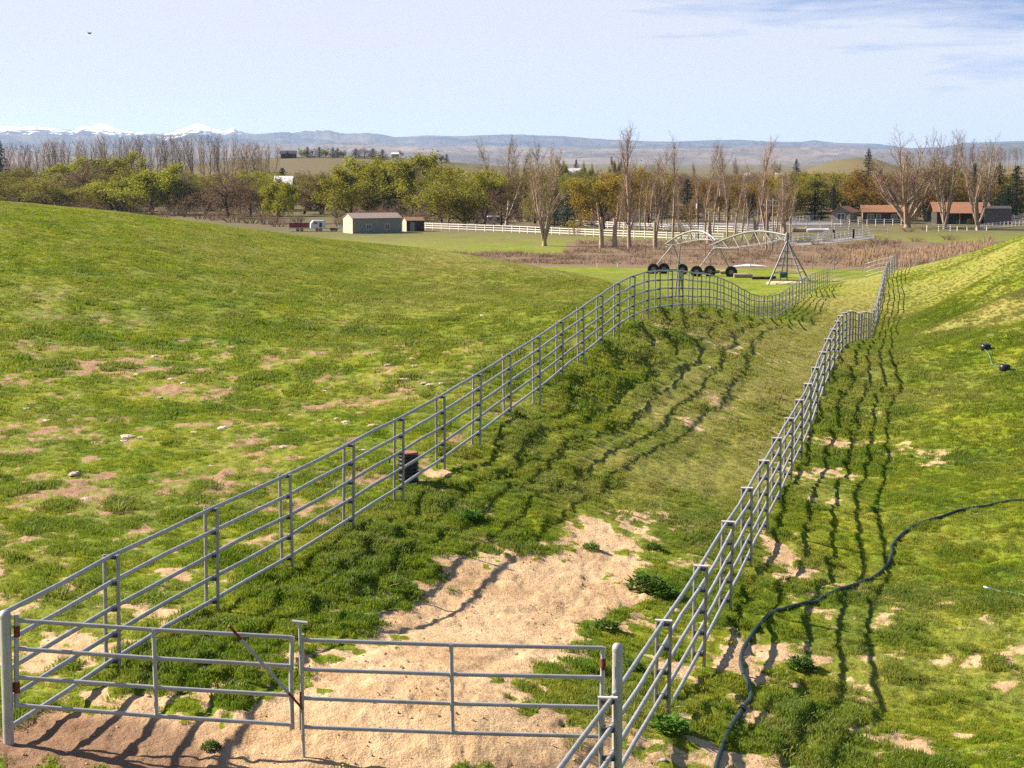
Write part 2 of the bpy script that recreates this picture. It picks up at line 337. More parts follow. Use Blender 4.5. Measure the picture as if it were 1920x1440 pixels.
def sdist(X, Y, poly):     # signed distance, positive inside
    best = np.full(X.shape, 1e9); ins = np.zeros(X.shape, bool); n = len(poly)
    for i in range(n):
        x0, y0 = poly[i]; x1, y1 = poly[(i + 1) % n]; dx, dy = x1 - x0, y1 - y0
        t = np.clip(((X - x0) * dx + (Y - y0) * dy) / (dx * dx + dy * dy + 1e-9), 0, 1)
        best = np.minimum(best, (X - x0 - t * dx) ** 2 + (Y - y0 - t * dy) ** 2)
        cr = ((y0 > Y) != (y1 > Y)) & (X < (x1 - x0) * (Y - y0) / (y1 - y0 + 1e-12) + x0)
        ins ^= cr
    d = np.sqrt(best); return np.where(ins, d, -d)
def blobs(X, Y, L):
    o = np.zeros(X.shape)
    for q in L:
        if q is None: continue
        x, y, rx, ry, s = q
        m = (abs(X - x) < 2.6 * rx) & (abs(Y - y) < 2.6 * ry)
        if m.any(): o[m] = np.maximum(o[m], s * np.exp(-(((X[m] - x) / rx) ** 2 + ((Y[m] - y) / ry) ** 2) ** 1.4 * 0.7))
    return o
RUTS = [[cast(*p) for p in t] for t in (
    [(1100,790),(1170,735),(1240,690),(1330,650),(1420,622)], [(1190,770),(1250,718),(1330,672),(1430,632)], [(1100,870),(1180,800),(1250,750),(1350,690)],
    [(1490,630),(1530,600),(1560,565),(1600,540),(1640,525)], [(1530,610),(1570,580),(1610,560),(1650,545)], [(300,1440),(600,1440),(860,1180),(960,1060)])]
def ruts(X, Y):
    o = np.zeros(X.shape)
    for t in RUTS[:5]:
        for a, c in zip(t[:-1], t[1:]):
            if a is None or c is None: continue
            m = (Y > min(a.y, c.y) - 2) & (Y < max(a.y, c.y) + 2) & (X > min(a.x, c.x) - 2) & (X < max(a.x, c.x) + 2)
            if not m.any(): continue
            dx, dy = c.x - a.x, c.y - a.y
            tt = np.clip(((X[m] - a.x) * dx + (Y[m] - a.y) * dy) / (dx * dx + dy * dy), 0, 1)
            d = np.hypot(X[m] - a.x - tt * dx, Y[m] - a.y - tt * dy)
            o[m] = np.maximum(o[m], np.exp(-(d / .16) ** 2))
    return o
LF = np.array([(p.x, p.y) for p in LT]); RF = np.array([(p.x, p.y) for p in RT])
def masks(X, Y):
    w1 = fbm(X * 1.3, Y * 1.0, 5, 3) - .5; w2 = fbm(X * .33, Y * .25, 4, 11) - .5; w3 = fbm(X * 4.2, Y * 3.2, 3, 23) - .5
    dirt = sm(-.45, .35, sdist(X, Y, SAND) + w1 * 2.2 + w3 * 2.0)
    bl = blobs(X, Y, DIRT)
    dirt = np.maximum(dirt, np.clip(bl * .8 + (w1 * 1.0 + w3 * 1.5) * (bl > .02) * (1 - bl * .4), 0, 1))
    # worn strip on the uphill side of the upper fence
    xf = np.interp(Y, LF[:, 1], LF[:, 0]); d = X - xf
    strip = np.exp(-((d + .62) / .30) ** 2) * (Y > 24) * (Y < 68)
    dirt = np.maximum(dirt, np.clip(strip * .42 + w2 * .6 + w1 * .9 + w3 * .5, 0, 1) * (strip > .1))
    # left slope broken turf
    px = X / Y * F + 960
    broken = sm(100, 60, Y) * sm(900, 700, px) * 0.30
    dirt = np.maximum(dirt, np.clip(broken + w1 * .8 + w2 * .5 + w3 * 1.0, 0, 1) * (broken > .05) * (d < -.3))
    rsd = sm(1450, 1600, px) * sm(60, 30, Y) * .22
    dirt = np.maximum(dirt, np.clip(rsd + w1 * .7 + w2 * .3 + w3 * .8, 0, 1) * (rsd > .05))
    dry = np.clip(blobs(X, Y, DRY) + w2 * .5 + w1 * .3, 0, 1)
    px_ = X / Y * F + 960; xr = np.interp(Y, RF[:, 1], RF[:, 0])
    lane = sm(1.5, 3.0, d) * sm(.2, -.6, X - xr) * sm(36, 52, Y)
    gen = lane * .58 + .12 + sm(60, 110, Y) * (d < 0) * .05
    dry = np.maximum(dry, np.clip(gen + w2 * .9 + w1 * .5, 0, 1))
    lush = blobs(X, Y, LUSH)
    lush = lush * (1 - .45 * lane)
    lush = np.clip(lush * (.6 + w1 * 1.5 + w3 * 1.1) + np.clip(w1 + w2 * .5 + w3 * .4 - .1, 0, 1) * 1.6 * sm(140, 60, Y), 0, 1)
    bank = np.exp(-((d - .8) / .7) ** 2) * (Y > 26) * (Y < 120)
    lush = np.maximum(lush, np.clip(bank * (.05 + w1 * 1.4), 0, 1))
    r = ruts(X, Y)
    for o_ in (2.9, 4.55):
        r = np.maximum(r, .8 * np.exp(-((d - o_ + (fbm(Y * .08, Y * 0 + o_, 2, 7) - .5) * .8) / .16) ** 2) * sm(19, 22, Y) * sm(150, 120, Y) * sm(.35, .6, fbm(X * .5, Y * .35, 3, 71)))
    clump = sm(.56, .70, fbm(X * 1.7, Y * 1.35, 3, 83)) * sm(130, 90, Y)
    lush = np.clip(lush + .45 * clump * (1 - .6 * lane), 0, 1); dirt = dirt * (1 - .75 * clump * (sdist(X, Y, SAND) < .3)); dry = dry * (1 - .5 * clump)
    far = sm(270, 420, Y + w2 * 60)
    xf2 = np.interp(Y, RF[:, 1], RF[:, 0])
    brown = sm(248, 264, Y + w2 * 10) * sm(0, 18, np.where(px > 1060, 352, 300) - Y + w2 * 24) * sm(-26, -8, X)
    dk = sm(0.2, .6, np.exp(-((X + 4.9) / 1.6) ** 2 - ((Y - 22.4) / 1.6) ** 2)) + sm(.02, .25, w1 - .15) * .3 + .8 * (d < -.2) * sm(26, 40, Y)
    return dirt, dry, lush, r, far, brown, np.clip(dk, 0, 1)

# ------------------------------------------------------------------ helpers for meshes and the object tree
class MB:
    def __init__(s): s.v = []; s.f = []; s.sm = []
    def add(s, vs, fs, smooth=False):
        o = len(s.v); s.v += [tuple(v) for v in vs]; s.f += [tuple(i + o for i in f) for f in fs]; s.sm += [smooth] * len(fs)
    def box(s, c, size, rz=0, ax=None):
        hx, hy, hzz = (q / 2 for q in size); ca, sa = math.cos(rz), math.sin(rz); vs = []
        for z in (-hzz, hzz):
            for x, y in ((-hx, -hy), (hx, -hy), (hx, hy), (-hx, hy)):
                vs.append((c[0] + x * ca - y * sa, c[1] + x * sa + y * ca, c[2] + z))
        s.add(vs, [(0, 3, 2, 1), (4, 5, 6, 7), (0, 1, 5, 4), (1, 2, 6, 5), (2, 3, 7, 6), (3, 0, 4, 7)])
    def tube(s, pts, r, n=8, caps=True):
        pts = [Vector(p) for p in pts]; k = len(pts)
        rs = r if isinstance(r, (list, tuple)) else [r] * k
        vs = []; up = None
        for i, p in enumerate(pts):
            t = (pts[min(i + 1, k - 1)] - pts[max(i - 1, 0)]).normalized()
            if up is None: up = t.orthogonal().normalized()
            up = (up - t * up.dot(t)); up = up.normalized() if up.length > 1e-6 else t.orthogonal().normalized()
            w = t.cross(up)
            for a in range(n):
                q = 2 * math.pi * a / n; vs.append(p + (up * math.cos(q) + w * math.sin(q)) * rs[i])
        fs = [(i * n + a, i * n + (a + 1) % n, (i + 1) * n + (a + 1) % n, (i + 1) * n + a) for i in range(k - 1) for a in range(n)]
        s.add(vs, fs, True)
        if caps: s.add([vs[a] for a in range(n)], [tuple(reversed(range(n)))]); s.add([vs[(k - 1) * n + a] for a in range(n)], [tuple(range(n))])
    def quad(s, a, b_, c_, d): s.add([a, b_, c_, d], [(0, 1, 2, 3)])
    def mesh(s, name, m):
        me = bpy.data.meshes.new(name); me.from_pydata(s.v, [], s.f)
        me.polygons.foreach_set('use_smooth', s.sm); me.materials.append(m); me.update(); return me
    def build(s, name, m, parent=None, loc=None):
        o = bpy.data.objects.new(name, s.mesh(name, m)); COL.objects.link(o)
        if parent: o.parent = parent
        if loc is not None: o.location = loc
        return o
def tag(o, label=None, cat=None, group=None, kind=None):
    for k, v in (('label', label), ('category', cat), ('group', group), ('kind', kind)):
        if v: o[k] = v
    return o
def empty(name, loc, rz=0, label=None, cat=None, group=None):
    o = bpy.data.objects.new(name, None); COL.objects.link(o); o.location = loc; o.rotation_euler.z = rz
    o.empty_display_size = .2
    return tag(o, label, cat, group)
def put(name, me, parent, loc=(0, 0, 0), rz=0, scale=None):
    o = bpy.data.objects.new(name, me); COL.objects.link(o); o.parent = parent; o.location = loc; o.rotation_euler.z = rz
    if scale: o.scale = scale
    return o
def copy_tree(o, parent=None):
    c = o.copy(); COL.objects.link(c); c.parent = parent
    for ch in o.children: copy_tree(ch, c)
    return c

# ------------------------------------------------------------------ the ground sheet
ys = np.concatenate([[-400, -120, -50, -20, -5, 3, 7], np.exp(np.arange(math.log(10), math.log(60), .0034)), np.exp(np.arange(math.log(60), math.log(300), .0045)), np.geomspace(301, 40000, 210)])
us = np.concatenate([[-1.6, -1.0, -.7, -.55, -.47], np.linspace(-.42, -.29, 26)[:-1], np.linspace(-.29, .29, 600), np.linspace(.29, .42, 26)[1:], [.47, .55, .7, 1.0, 1.6]])
wid = np.where(ys >= 9, np.maximum(ys, 9), 9 + (9 - ys) * 1.5)
GX = us[None, :] * wid[:, None]; GY = np.repeat(ys[:, None], len(us), 1)
GZ = H(GX, GY)
dirt_, dry_, lush_, rut_, far_, brown_, dk_ = masks(GX, GY)
near = sm(260, 90, GY)
gz0 = GZ.copy()
lane_ = sm(2.0, 3.2, GX - np.interp(GY, LF[:, 1], LF[:, 0])) * sm(.2, -.6, GX - np.interp(GY, RF[:, 1], RF[:, 0])) * sm(36, 50, GY)
near = near * (1 - .5 * lane_)
hum = (fbm(GX * 1.7, GY * 1.7, 3, 31) - .5) * .15 * (1 - dirt_) * near + (fbm(GX * 4.5, GY * 4.5, 3, 41) - .5) * .11 * (1 - dirt_ * .7) * sm(90, 50, GY)
clod = (fbm(GX * 9, GY * 9, 4, 51, .6) - .5) * .024 * dirt_ * sm(60, 35, GY) - sm(.70, .80, vn(GX * 3.6, GY * 3.6, 53)) * .02 * sm(.6, .9, dirt_) * sm(60, 35, GY)
big = (fbm(GX * .35, GY * .3, 3, 61) - .5) * .12 * near * (1 - dirt_ * .8)
GZ = GZ + hum + clod + big * sm(14, 30, GY) + lush_ * .055 * near - rut_ * .035
nr, nc = GZ.shape
co = np.stack([GX, GY, GZ], -1).reshape(-1, 3).astype(np.float32)
i = np.arange(nr - 1)[:, None] * nc + np.arange(nc - 1)[None, :]
fc_ = np.stack([i, i + 1, i + nc + 1, i + nc], -1).reshape(-1, 4).astype(np.int32)
def grid_mesh(name, co, fq):
    me = bpy.data.meshes.new(name)
    me.vertices.add(len(co)); me.vertices.foreach_set('co', co.ravel())
    me.loops.add(fq.size); me.loops.foreach_set('vertex_index', fq.ravel())
    me.polygons.add(len(fq)); me.polygons.foreach_set('loop_start', np.arange(0, fq.size, 4, dtype=np.int32))
    me.polygons.foreach_set('use_smooth', np.ones(len(fq), bool)); me.update(calc_edges=True)
    return me
gme = grid_mesh('ground', co, fc_)
def vcol(me, name, chans):
    a = me.attributes.new(name, 'FLOAT_COLOR', 'POINT')
    arr = np.ones((len(me.vertices), 4), np.float32)
    for k, ch in enumerate(chans): arr[:, k] = ch.reshape(-1)
    a.data.foreach_set('color', arr.ravel())
dcol = np.maximum(dirt_, rut_ * .40)
vcol(gme, 'mask', (dcol, dry_, lush_)); vcol(gme, 'mask2', (far_, brown_, dk_))
gme.materials.append(gm)
ground = bpy.data.objects.new('ground', gme); COL.objects.link(ground)
tag(ground, 'rolling pasture with green turf and sandy bare patches', 'ground', kind='structure')
# bilinear look-up of the finished surface
lys = ys; 
def gz(x, y):
    r = np.searchsorted(ys, y) - 1; r = min(max(r, 0), nr - 2); w = wid[r]; u = x / w
    c = int(min(max(np.searchsorted(us, u) - 1, 0), nc - 2))
    ty = (y - ys[r]) / (ys[r + 1] - ys[r]); tx = (u - us[c]) / (us[c + 1] - us[c])
    return float((GZ[r, c] * (1 - tx) + GZ[r, c + 1] * tx) * (1 - ty) + (GZ[r + 1, c] * (1 - tx) + GZ[r + 1, c + 1] * tx) * ty)

# ------------------------------------------------------------------ pipe fences
def pair_mesh(h, sep, drop, n=8):
    m = MB(); c, s_ = math.cos(-.21), math.sin(-.21)
    for q in (-1, 1):
        x, y = q * sep / 2 * c, q * sep / 2 * s_
        m.tube([(x, y, h - .02), (x + random.uniform(-.01, .01), y, -drop)], .027, n)
    return m
RH = [1.565 - .346 * k for k in range(5)]
pm = pair_mesh(FH, .185, .45).mesh('post', post_m)
k_ = MB(); k_.tube([(-.115, .024, FH - .008), (.115, -.024, FH - .008)], .024, 6); capme = k_.mesh('cap', capm)
k_ = MB(); k_.box((0, 0, -.018), (.135, .085, .05), -.21)
clme = k_.mesh('clamp', clampm)
def pipe_fence(line, label, jit=.02, skip=False):
    o0 = Vector((line[0].x, line[0].y, line[0].z - FH))
    root = empty('pipe_fence', o0, 0, label, 'fence')
    tops = []
    for i_, p in enumerate(line):
        if skip and i_ == 0: continue
        q = put('post', pm, root, Vector((p.x, p.y, p.z - FH)) - o0, random.uniform(-.04, .04))
        q.rotation_euler.x = random.uniform(-.022, .022); q.rotation_euler.y = random.uniform(-.022, .022)
        tops.append(q)
        if p.y < 130 and not skip: put('cap', capme, q)
        if p.y < 85:
            for h in RH: put('clamp', clme, q, (0, 0, h))
    for k in range(5):
        m = MB(); pts = []
        for i_, p in enumerate(line):
            if i_:
                a = line[i_ - 1]; mid = (a + p) / 2
                pts.append(Vector((mid.x + random.uniform(-jit, jit), mid.y, mid.z - FH + RH[k] + random.uniform(-jit, jit) + .01 * k * 0)) - o0)
            pts.append(Vector((p.x, p.y, p.z - FH + RH[k])) - o0)
        m.tube(pts, .031, 8); m.build('rail', galv, root)
    return root
pipe_fence(LT, 'long galvanised pipe fence along the left side of the grass lane', skip=True)
pipe_fence(RT, 'galvanised pipe fence right of the lane, throwing striped shadows on the grass')

# ------------------------------------------------------------------ gate posts and the two gates
def gate_post(x, ytop, D, label):
    p = at(x, ytop, D); g = gz(p.x, p.y); h = p.z - g
    r = empty('gate_post', (p.x, p.y, g), 0, label, 'post')
    m = MB(); m.tube([(0, 0, -.4), (0, 0, h - .06)], .064, 20); m.build('pipe', gate_m, r)
    m = MB(); m.tube([(0, 0, h - .10), (0, 0, h - .065)], .068, 20); m.tube([(0, 0, h - .065), (0, 0, h - .03), (0, 0, h - .008), (0, 0, h)], [.066, .058, .035, .004], 20)
    m.build('domed_cap', gate_m, r)
    return r, p, g
GD0, GD1 = 22.8, 23.5
gp1, gp1p, _ = gate_post(9, 1143, 22.7, 'stout round galvanised gate post with domed cap at the left edge')
gp2, gp2p, _ = gate_post(1158, 1205, 23.6, 'stout pale round gate post with domed cap beside the right fence')
def gate(corn, D0, D1, xm, label, brace):
    # corn: rails' left and right heights in the photo
    (xl, yl), (xr, yr) = corn
    root = empty('pipe_gate', at(xl, yl[3], D0), 0, label, 'gate'); o = root.location
    Lp = [at(xl, y, D0) - o for y in yl]; Rp = [at(xr, y, D1) - o for y in yr]
    for a, b_ in zip(Lp, Rp):
        mid = (a + b_) / 2; mid.z -= .012
        m = MB(); m.tube([a, mid, b_], .0255, 12); m.build('rail', gate_m, root)
    v = Vector((0, 0, 1))
    m = MB(); m.tube([Lp[3] - v * .03, Lp[0] + v * .07], .029, 12); s1 = m.build('stile', gate_m, root)
    m = MB(); m.tube([Rp[3] - v * .05, (Rp[1] + Rp[2]) / 2 + Vector((-.015, 0, 0)), Rp[0] + v * .01], .029, 12); s2 = m.build('stile', gate_m, root)
    t = (xm - xl) / (xr - xl); a = Lp[0].lerp(Rp[0], t); b_ = Lp[3].lerp(Rp[3], t); b_.x = a.x + .015
    m = MB(); m.tube([a + Vector((0, -.01, 0)), b_ + Vector((0, -.01, 0))], .026, 12); m.build('upright', gate_m, root)
    return root, Lp, Rp, s1, s2
g1, L1, R1, s1, s2 = gate(((31, (1163, 1216, 1270, 1322)), (548, (1195, 1249, 1304, 1359))), 22.75, 23.1, 286, 'left leaf of the pipe gate with a rusty-ended diagonal bar', True)
for k, dz in ((0, -.13), (2, -.12)):
    m = MB(); c = L1[k] + Vector((0, 0, dz)); m.tube([c + Vector((0, 0, -.065)), c + Vector((0, 0, .065))], .036, 12)
    if k: m.box(c + Vector((-.075, 0, 0)), (.10, .04, .11))
    m.build('hinge', rust, g1)
a = at(430, 1174, 22.9) - g1.location; b_ = at(568, 1330, 23.0) - g1.location
m = MB(); m.tube([a.lerp(b_, .16), a.lerp(b_, .80)], .021, 8); br = m.build('diagonal_bar', gate_m, g1)
m = MB(); m.tube([a, a.lerp(b_, .17)], .018, 7); m.tube([a.lerp(b_, .79), b_], .015, 7); m.build('rusty_end', rust, br)
g2, L2, R2, s3, s4 = gate(((566, (1200, 1255, 1309, 1363)), (1131, (1215, 1270, 1326, 1381))), 23.1, 23.55, 843, 'right leaf of the pipe gate, hung on the pale post by the right fence', False)
for k, dz in ((0, -.20), (2, -.29)):
    m = MB(); c = R2[k] + Vector((0, 0, dz)); m.tube([c + Vector((0, 0, -.07)), c + Vector((0, 0, .07))], .034, 12); m.build('hinge', rust, g2)
p = at(562, 1166, 23.05); g = gz(p.x, p.y)
rod = empty('drop_rod', (p.x, p.y, g), 0, 'tall T-topped steel drop rod standing between the two gate leaves', 'gate rod')
m = MB(); m.tube([(.03, 0, -.1), (0, 0, p.z - g)], .021, 10); m.build('rod', gate_m, rod)
m = MB(); m.tube([(-.09, .02, p.z - g), (.095, -.02, p.z - g - .01)], .022, 10); m.build('handle', gate_m, rod)
m = MB(); m.tube([(-.002, -.024, .60), (-.0, -.024, .80)], .012, 6); m.build('rust_stain', rust, rod)
ch = empty('chain', at(555, 1262, 23.07), 0, 'short rusty chain looped between the gate leaves', 'chain')
m = MB()
for k in range(11):
    a_ = k * .55; z = -k * .014 + .05
    pts = [(math.cos(q) * .011 * (1 if k % 2 else .4) + (.02 * math.sin(k * .5)), math.sin(q) * .011 * (.4 if k % 2 else 1), z + math.sin(q + .6) * .012) for q in [j * math.pi / 3 for j in range(7)]]
    m.tube(pts, .0035, 5)
m.build('links', rust, ch)

# ------------------------------------------------------------------ things lying about the pasture
# corrugated riser with rusty lid
c = cast(767, 907); z = gz(c.x, c.y); rz_ = empty('corrugated_standpipe', (c.x - .02, c.y + .15, z - .05), 0, 'short black corrugated standpipe with a rusty lid behind the upper fence', 'standpipe')
m = MB(); pts = []; rr = []
for k in range(33):
    pts.append((0, 0, k * .021)); rr.append(.205 + (.018 if k % 4 in (1, 2) else -.004))
m.tube(pts, rr, 28); m.build('corrugated_pipe', blackp, rz_)
m = MB(); m.tube([(0, 0, .665), (0, 0, .69), (0, 0, .70)], [.212, .215, .19], 28); m.build('lid', lidm, rz_)
# small crooked stick beside it
c = cast(728, 868); st_ = MB(); st_.tube([(0, 0, -.05), (.03, 0, .06), (.05, 0, .16), (.10, 0, .22)], [.028, .022, .018, .010], 7)
o = st_.build('broken_stake', barkA, None, (c.x, c.y, gz(c.x, c.y))); tag(o, 'small broken brown stake in the grass beside the black standpipe', 'stake')

def lay(px, r, name, m_, label, cat, lift=.6, n=10, sub=6):
    W_ = [cast(*q) for q in px]; pts = []
    for i_ in range(len(W_) - 1):
        p0 = W_[max(i_ - 1, 0)]; p1 = W_[i_]; p2 = W_[i_ + 1]; p3 = W_[min(i_ + 2, len(W_) - 1)]
        for k in range(sub):
            t = k / sub
            q = .5 * ((2 * p1) + (p2 - p0) * t + (2 * p0 - 5 * p1 + 4 * p2 - p3) * t * t + (3 * p1 - p0 - 3 * p2 + p3) * t ** 3)
            pts.append(q)
    pts.append(W_[-1]); o0 = pts[0].copy()
    zz = [gz(q.x, q.y) for q in pts]; z2 = [max(zz[max(0, k - 2):k + 3]) * .6 + .4 * sum(zz[max(0, k - 2):k + 3]) / len(zz[max(0, k - 2):k + 3]) for k in range(len(zz))]
    pts = [Vector((q.x - o0.x, q.y - o0.y, z2[k] + r * lift - o0.z)) for k, q in enumerate(pts)]
    root = empty(name, o0, 0, label, cat); m = MB(); m.tube(pts, r, n); m.build(cat.replace(' ', '_'), m_, root)
    return root, pts
hose, hp = lay([(1330,1500),(1343,1440),(1350,1415),(1365,1378),(1388,1340),(1406,1312),(1405,1288),(1393,1262),(1389,1235),(1398,1208),(1422,1177),(1452,1154),(1490,1139),(1528,1130),(1547,1117),(1570,1108),(1600,1099),(1635,1085),(1662,1064),(1672,1045),(1672,1030),(1688,1011),(1715,992),(1760,975),(1830,955),(1880,945),(1925,941)], .036, 'irrigation_hose', hose_m, 'thick dark green irrigation hose snaking across the grass right of the fence', 'hose', .35)
k = 25; dv = (hp[k + 1] - hp[k - 1]).normalized()
m = MB(); m.tube([hp[k] - dv * .09, hp[k] - dv * .03], .056, 12); m.tube([hp[k] + dv * .02, hp[k] + dv * .08], .056, 12); m.tube([hp[k] - dv * .1, hp[k] + dv * .1], .048, 12)
m.build('coupling', blackp, hose)
gh, ghp = lay([(1858,1109),(1880,1113),(1900,1118),(1930,1124)], .014, 'garden_hose', thin_h, 'thin pale green hose ending in a blue connector, at the right edge', 'thin hose', 1.4)
dv = (ghp[1] - ghp[0]).normalized(); m = MB(); m.tube([ghp[0] - dv * .09, ghp[0] + dv * .02], .024, 10); m.build('connector', bluep, gh)
m = MB(); m.tube([ghp[0] - dv * .12, ghp[0] - dv * .09], .019, 10); m.tube([ghp[0] - dv * .20, ghp[0] - dv * .12], .025, 10); m.build('nozzle', galv, gh)
def sprinkler(px, py, hosepx, label):
    c = cast(px, py); z = gz(c.x, c.y)
    r = empty('pod_sprinkler', (c.x, c.y, z), 0, label, 'sprinkler', 'black pod sprinklers on the right slope')
    m = MB(); m.tube([(0, 0, -.02), (0, 0, .03), (0, 0, .16), (0, 0, .21), (0, 0, .225)], [.19, .205, .205, .17, .10], 20); m.build('pod', blackp, r)
    m = MB(); m.tube([(0, 0, .22), (0, 0, .30)], .02, 8); m.box((0, 0, .29), (.10, .03, .025)); m.build('spray_head', galv, r)
    W_ = [cast(*q) for q in hosepx]; pts = [Vector((q.x - c.x, q.y - c.y, gz(q.x, q.y) + .04 - z)) for q in W_]
    m = MB(); m.tube(pts, .013, 6); m.build('feed_hose', thin_h, r)
    return r
sprinkler(1848, 656, [(1846,658),(1853,666),(1857,676),(1860,686),(1878,691)], 'upper black pod sprinkler on the right slope with a curved hose')
sprinkler(1884, 695, [(1888,697),(1902,701),(1912,705),(1916,712)], 'lower black pod sprinkler near the right edge of the slope')

# pale rocks scattered on the left slope
def rock_mesh(seed):
    rnd = random.Random(seed); m = MB(); n = 9; rings = []
    for j in range(1, 5):
        ph = math.pi * j / 5
        for a in range(n):
            q = 2 * math.pi * a / n; r = .5 * (1 + rnd.uniform(-.22, .22))
            rings.append((math.sin(ph) * math.cos(q) * r, math.sin(ph) * math.sin(q) * r * .8, math.cos(ph) * .28 * (1 + rnd.uniform(-.3, .3))))
    v = rings + [(0, 0, .25), (0, 0, -.25)]
    f = [(j * n + a, (j + 1) * n + a, (j + 1) * n + (a + 1) % n, j * n + (a + 1) % n) for j in range(3) for a in range(n)]
    f += [(len(rings), a, (a + 1) % n) for a in range(n)] + [(len(rings) + 1, 3 * n + (a + 1) % n, 3 * n + a) for a in range(n)]
    m.add(v, f); return m.mesh('rock', rockm)
RK = [rock_mesh(k) for k in range(5)]
rocks = [(90,645,.5),(290,668,.55),(258,703,.4),(320,712,.5),(345,718,.35),(458,692,.45),(60,757,.6),(50,768,.5),(90,790,.5),(150,742,.4),(240,820,.6),(232,828,.45),(176,828,.4),(265,822,.3),(270,580,.4),(440,548,.3),(480,552,.25),(415,805,.45),(420,803,.5),(362,808,.4),(532,838,.45),(545,780,.3),(140,893,.45),(115,900,.3),(395,870,.35),(300,745,.3),(773,673,.5),(778,688,.5),(728,687,.4),(640,700,.35),(760,716,.6),(795,722,.4),(828,722,.45),(808,722,.35),(700,800,.4),(632,787,.5),(650,792,.4),(840,585,.35),(905,592,.4),(925,625,.3),(870,712,.3),(1330,688,.3),(705,930,.25),(262,1170,.14),(205,1195,.12),(600,790,.3),(570,700,.3),(1218,1385,.12),(1243,1424,.16),(610,735,.3),(680,845,.28),(505,925,.26),(160,940,.3),(60,1060,.28)]
for k, (x, y, w) in enumerate(rocks):
    c = cast(x, y)
    o = bpy.data.objects.new('rock', RK[k % 5]); COL.objects.link(o); w *= random.uniform(.4, .85)
    o.location = (c.x, c.y, gz(c.x, c.y) + w * .0); o.rotation_euler.z = random.uniform(0, 6); o.scale = (w, w, w * random.uniform(.35, .7))
    tag(o, 'pale stone lying loose in the patchy pasture turf', 'rock', 'pale stones scattered over the turf')

# bird
c = at(168, 63, 150); bd = empty('bird', c, R(70), 'small dark bird flying high in the sky at the upper left', 'bird')
m = MB(); m.tube([(0, -.16, 0), (0, -.10, .01), (0, 0, 0), (0, .09, .015), (0, .14, .02), (0, .18, .01)], [.012, .03, .045, .035, .025, .004], 8)
m.add([(-.02, .05, .01), (-.22, .06, .12), (-.42, -.06, .06), (-.20, -.07, .09), (-.02, -.07, .01)], [(0, 1, 3, 4), (1, 2, 3)])
m.add([(.02, .05, .01), (.22, .06, .12), (.42, -.06, .06), (.20, -.07, .09), (.02, -.07, .01)], [(4, 3, 1, 0), (3, 2, 1)])
m.build('body', blackp, bd)

# ------------------------------------------------------------------ grass: tufts scattered on the turf
def tuft_mesh(seed, nb, rad, hmin, hmax, w):
    rnd = random.Random(seed); m = MB()
    for k in range(nb):
        a = rnd.uniform(0, 6.283); r = rad * math.sqrt(rnd.random()); x, y = r * math.cos(a), r * math.sin(a)
        h = rnd.uniform(hmin, hmax) * (1 - .45 * r / rad); b_ = a + rnd.gauss(0, .9); ln = rnd.uniform(.3, 1.0) * h
        dx, dy = math.cos(b_), math.sin(b_); q = rnd.uniform(0, 3.14); wx, wy = math.cos(q) * w, math.sin(q) * w
        m.add([(x - wx, y - wy, -.02), (x + wx, y + wy, -.02), (x + dx * ln * .35 + wx * .8, y + dy * ln * .35 + wy * .8, h * .6), (x + dx * ln * .35 - wx * .8, y + dy * ln * .35 - wy * .8, h * .6), (x + dx * ln, y + dy * ln, h)], [(0, 1, 2, 3), (3, 2, 4)])
    return m
grm, nt, b = mat('grass_blades')
pos = N(nt, 'ShaderNodeNewGeometry').outputs['Position']
al = N(nt, 'ShaderNodeAttribute', attribute_name='tint', attribute_type='INSTANCER')
ms = N(nt, 'ShaderNodeSeparateColor'); nt.links.new(al.outputs['Color'], ms.inputs[0])
gcol = grass_color(nt, pos, ms.outputs[2], ms.outputs[1])
oi = N(nt, 'ShaderNodeNewGeometry').outputs['Random Per Island']
hs = N(nt, 'ShaderNodeHueSaturation'); nt.links.new(gcol, hs.inputs['Color']); nt.links.new(mth(nt, 'MULTIPLY_ADD', oi, .7, .75), hs.inputs['Value'])
gf = mixc(nt, ramp(nt, oi, [(.80, 0.), (.95, .7)]), hs.outputs[0], (.27, .22, .09))
nt.links.new(gf, b.inputs['Base Color']); b.inputs['Roughness'].default_value = .55; b.inputs['Specular IOR Level'].default_value = .3
tr = N(nt, 'ShaderNodeBsdfTranslucent'); nt.links.new(gf, tr.inputs[0])
mx = N(nt, 'ShaderNodeMixShader'); mx.inputs[0].default_value = .5
nt.links.new(b.outputs[0], mx.inputs[1]); nt.links.new(tr.outputs[0], mx.inputs[2]); nt.links.new(mx.outputs[0], nt.nodes['Material Output'].inputs[0])

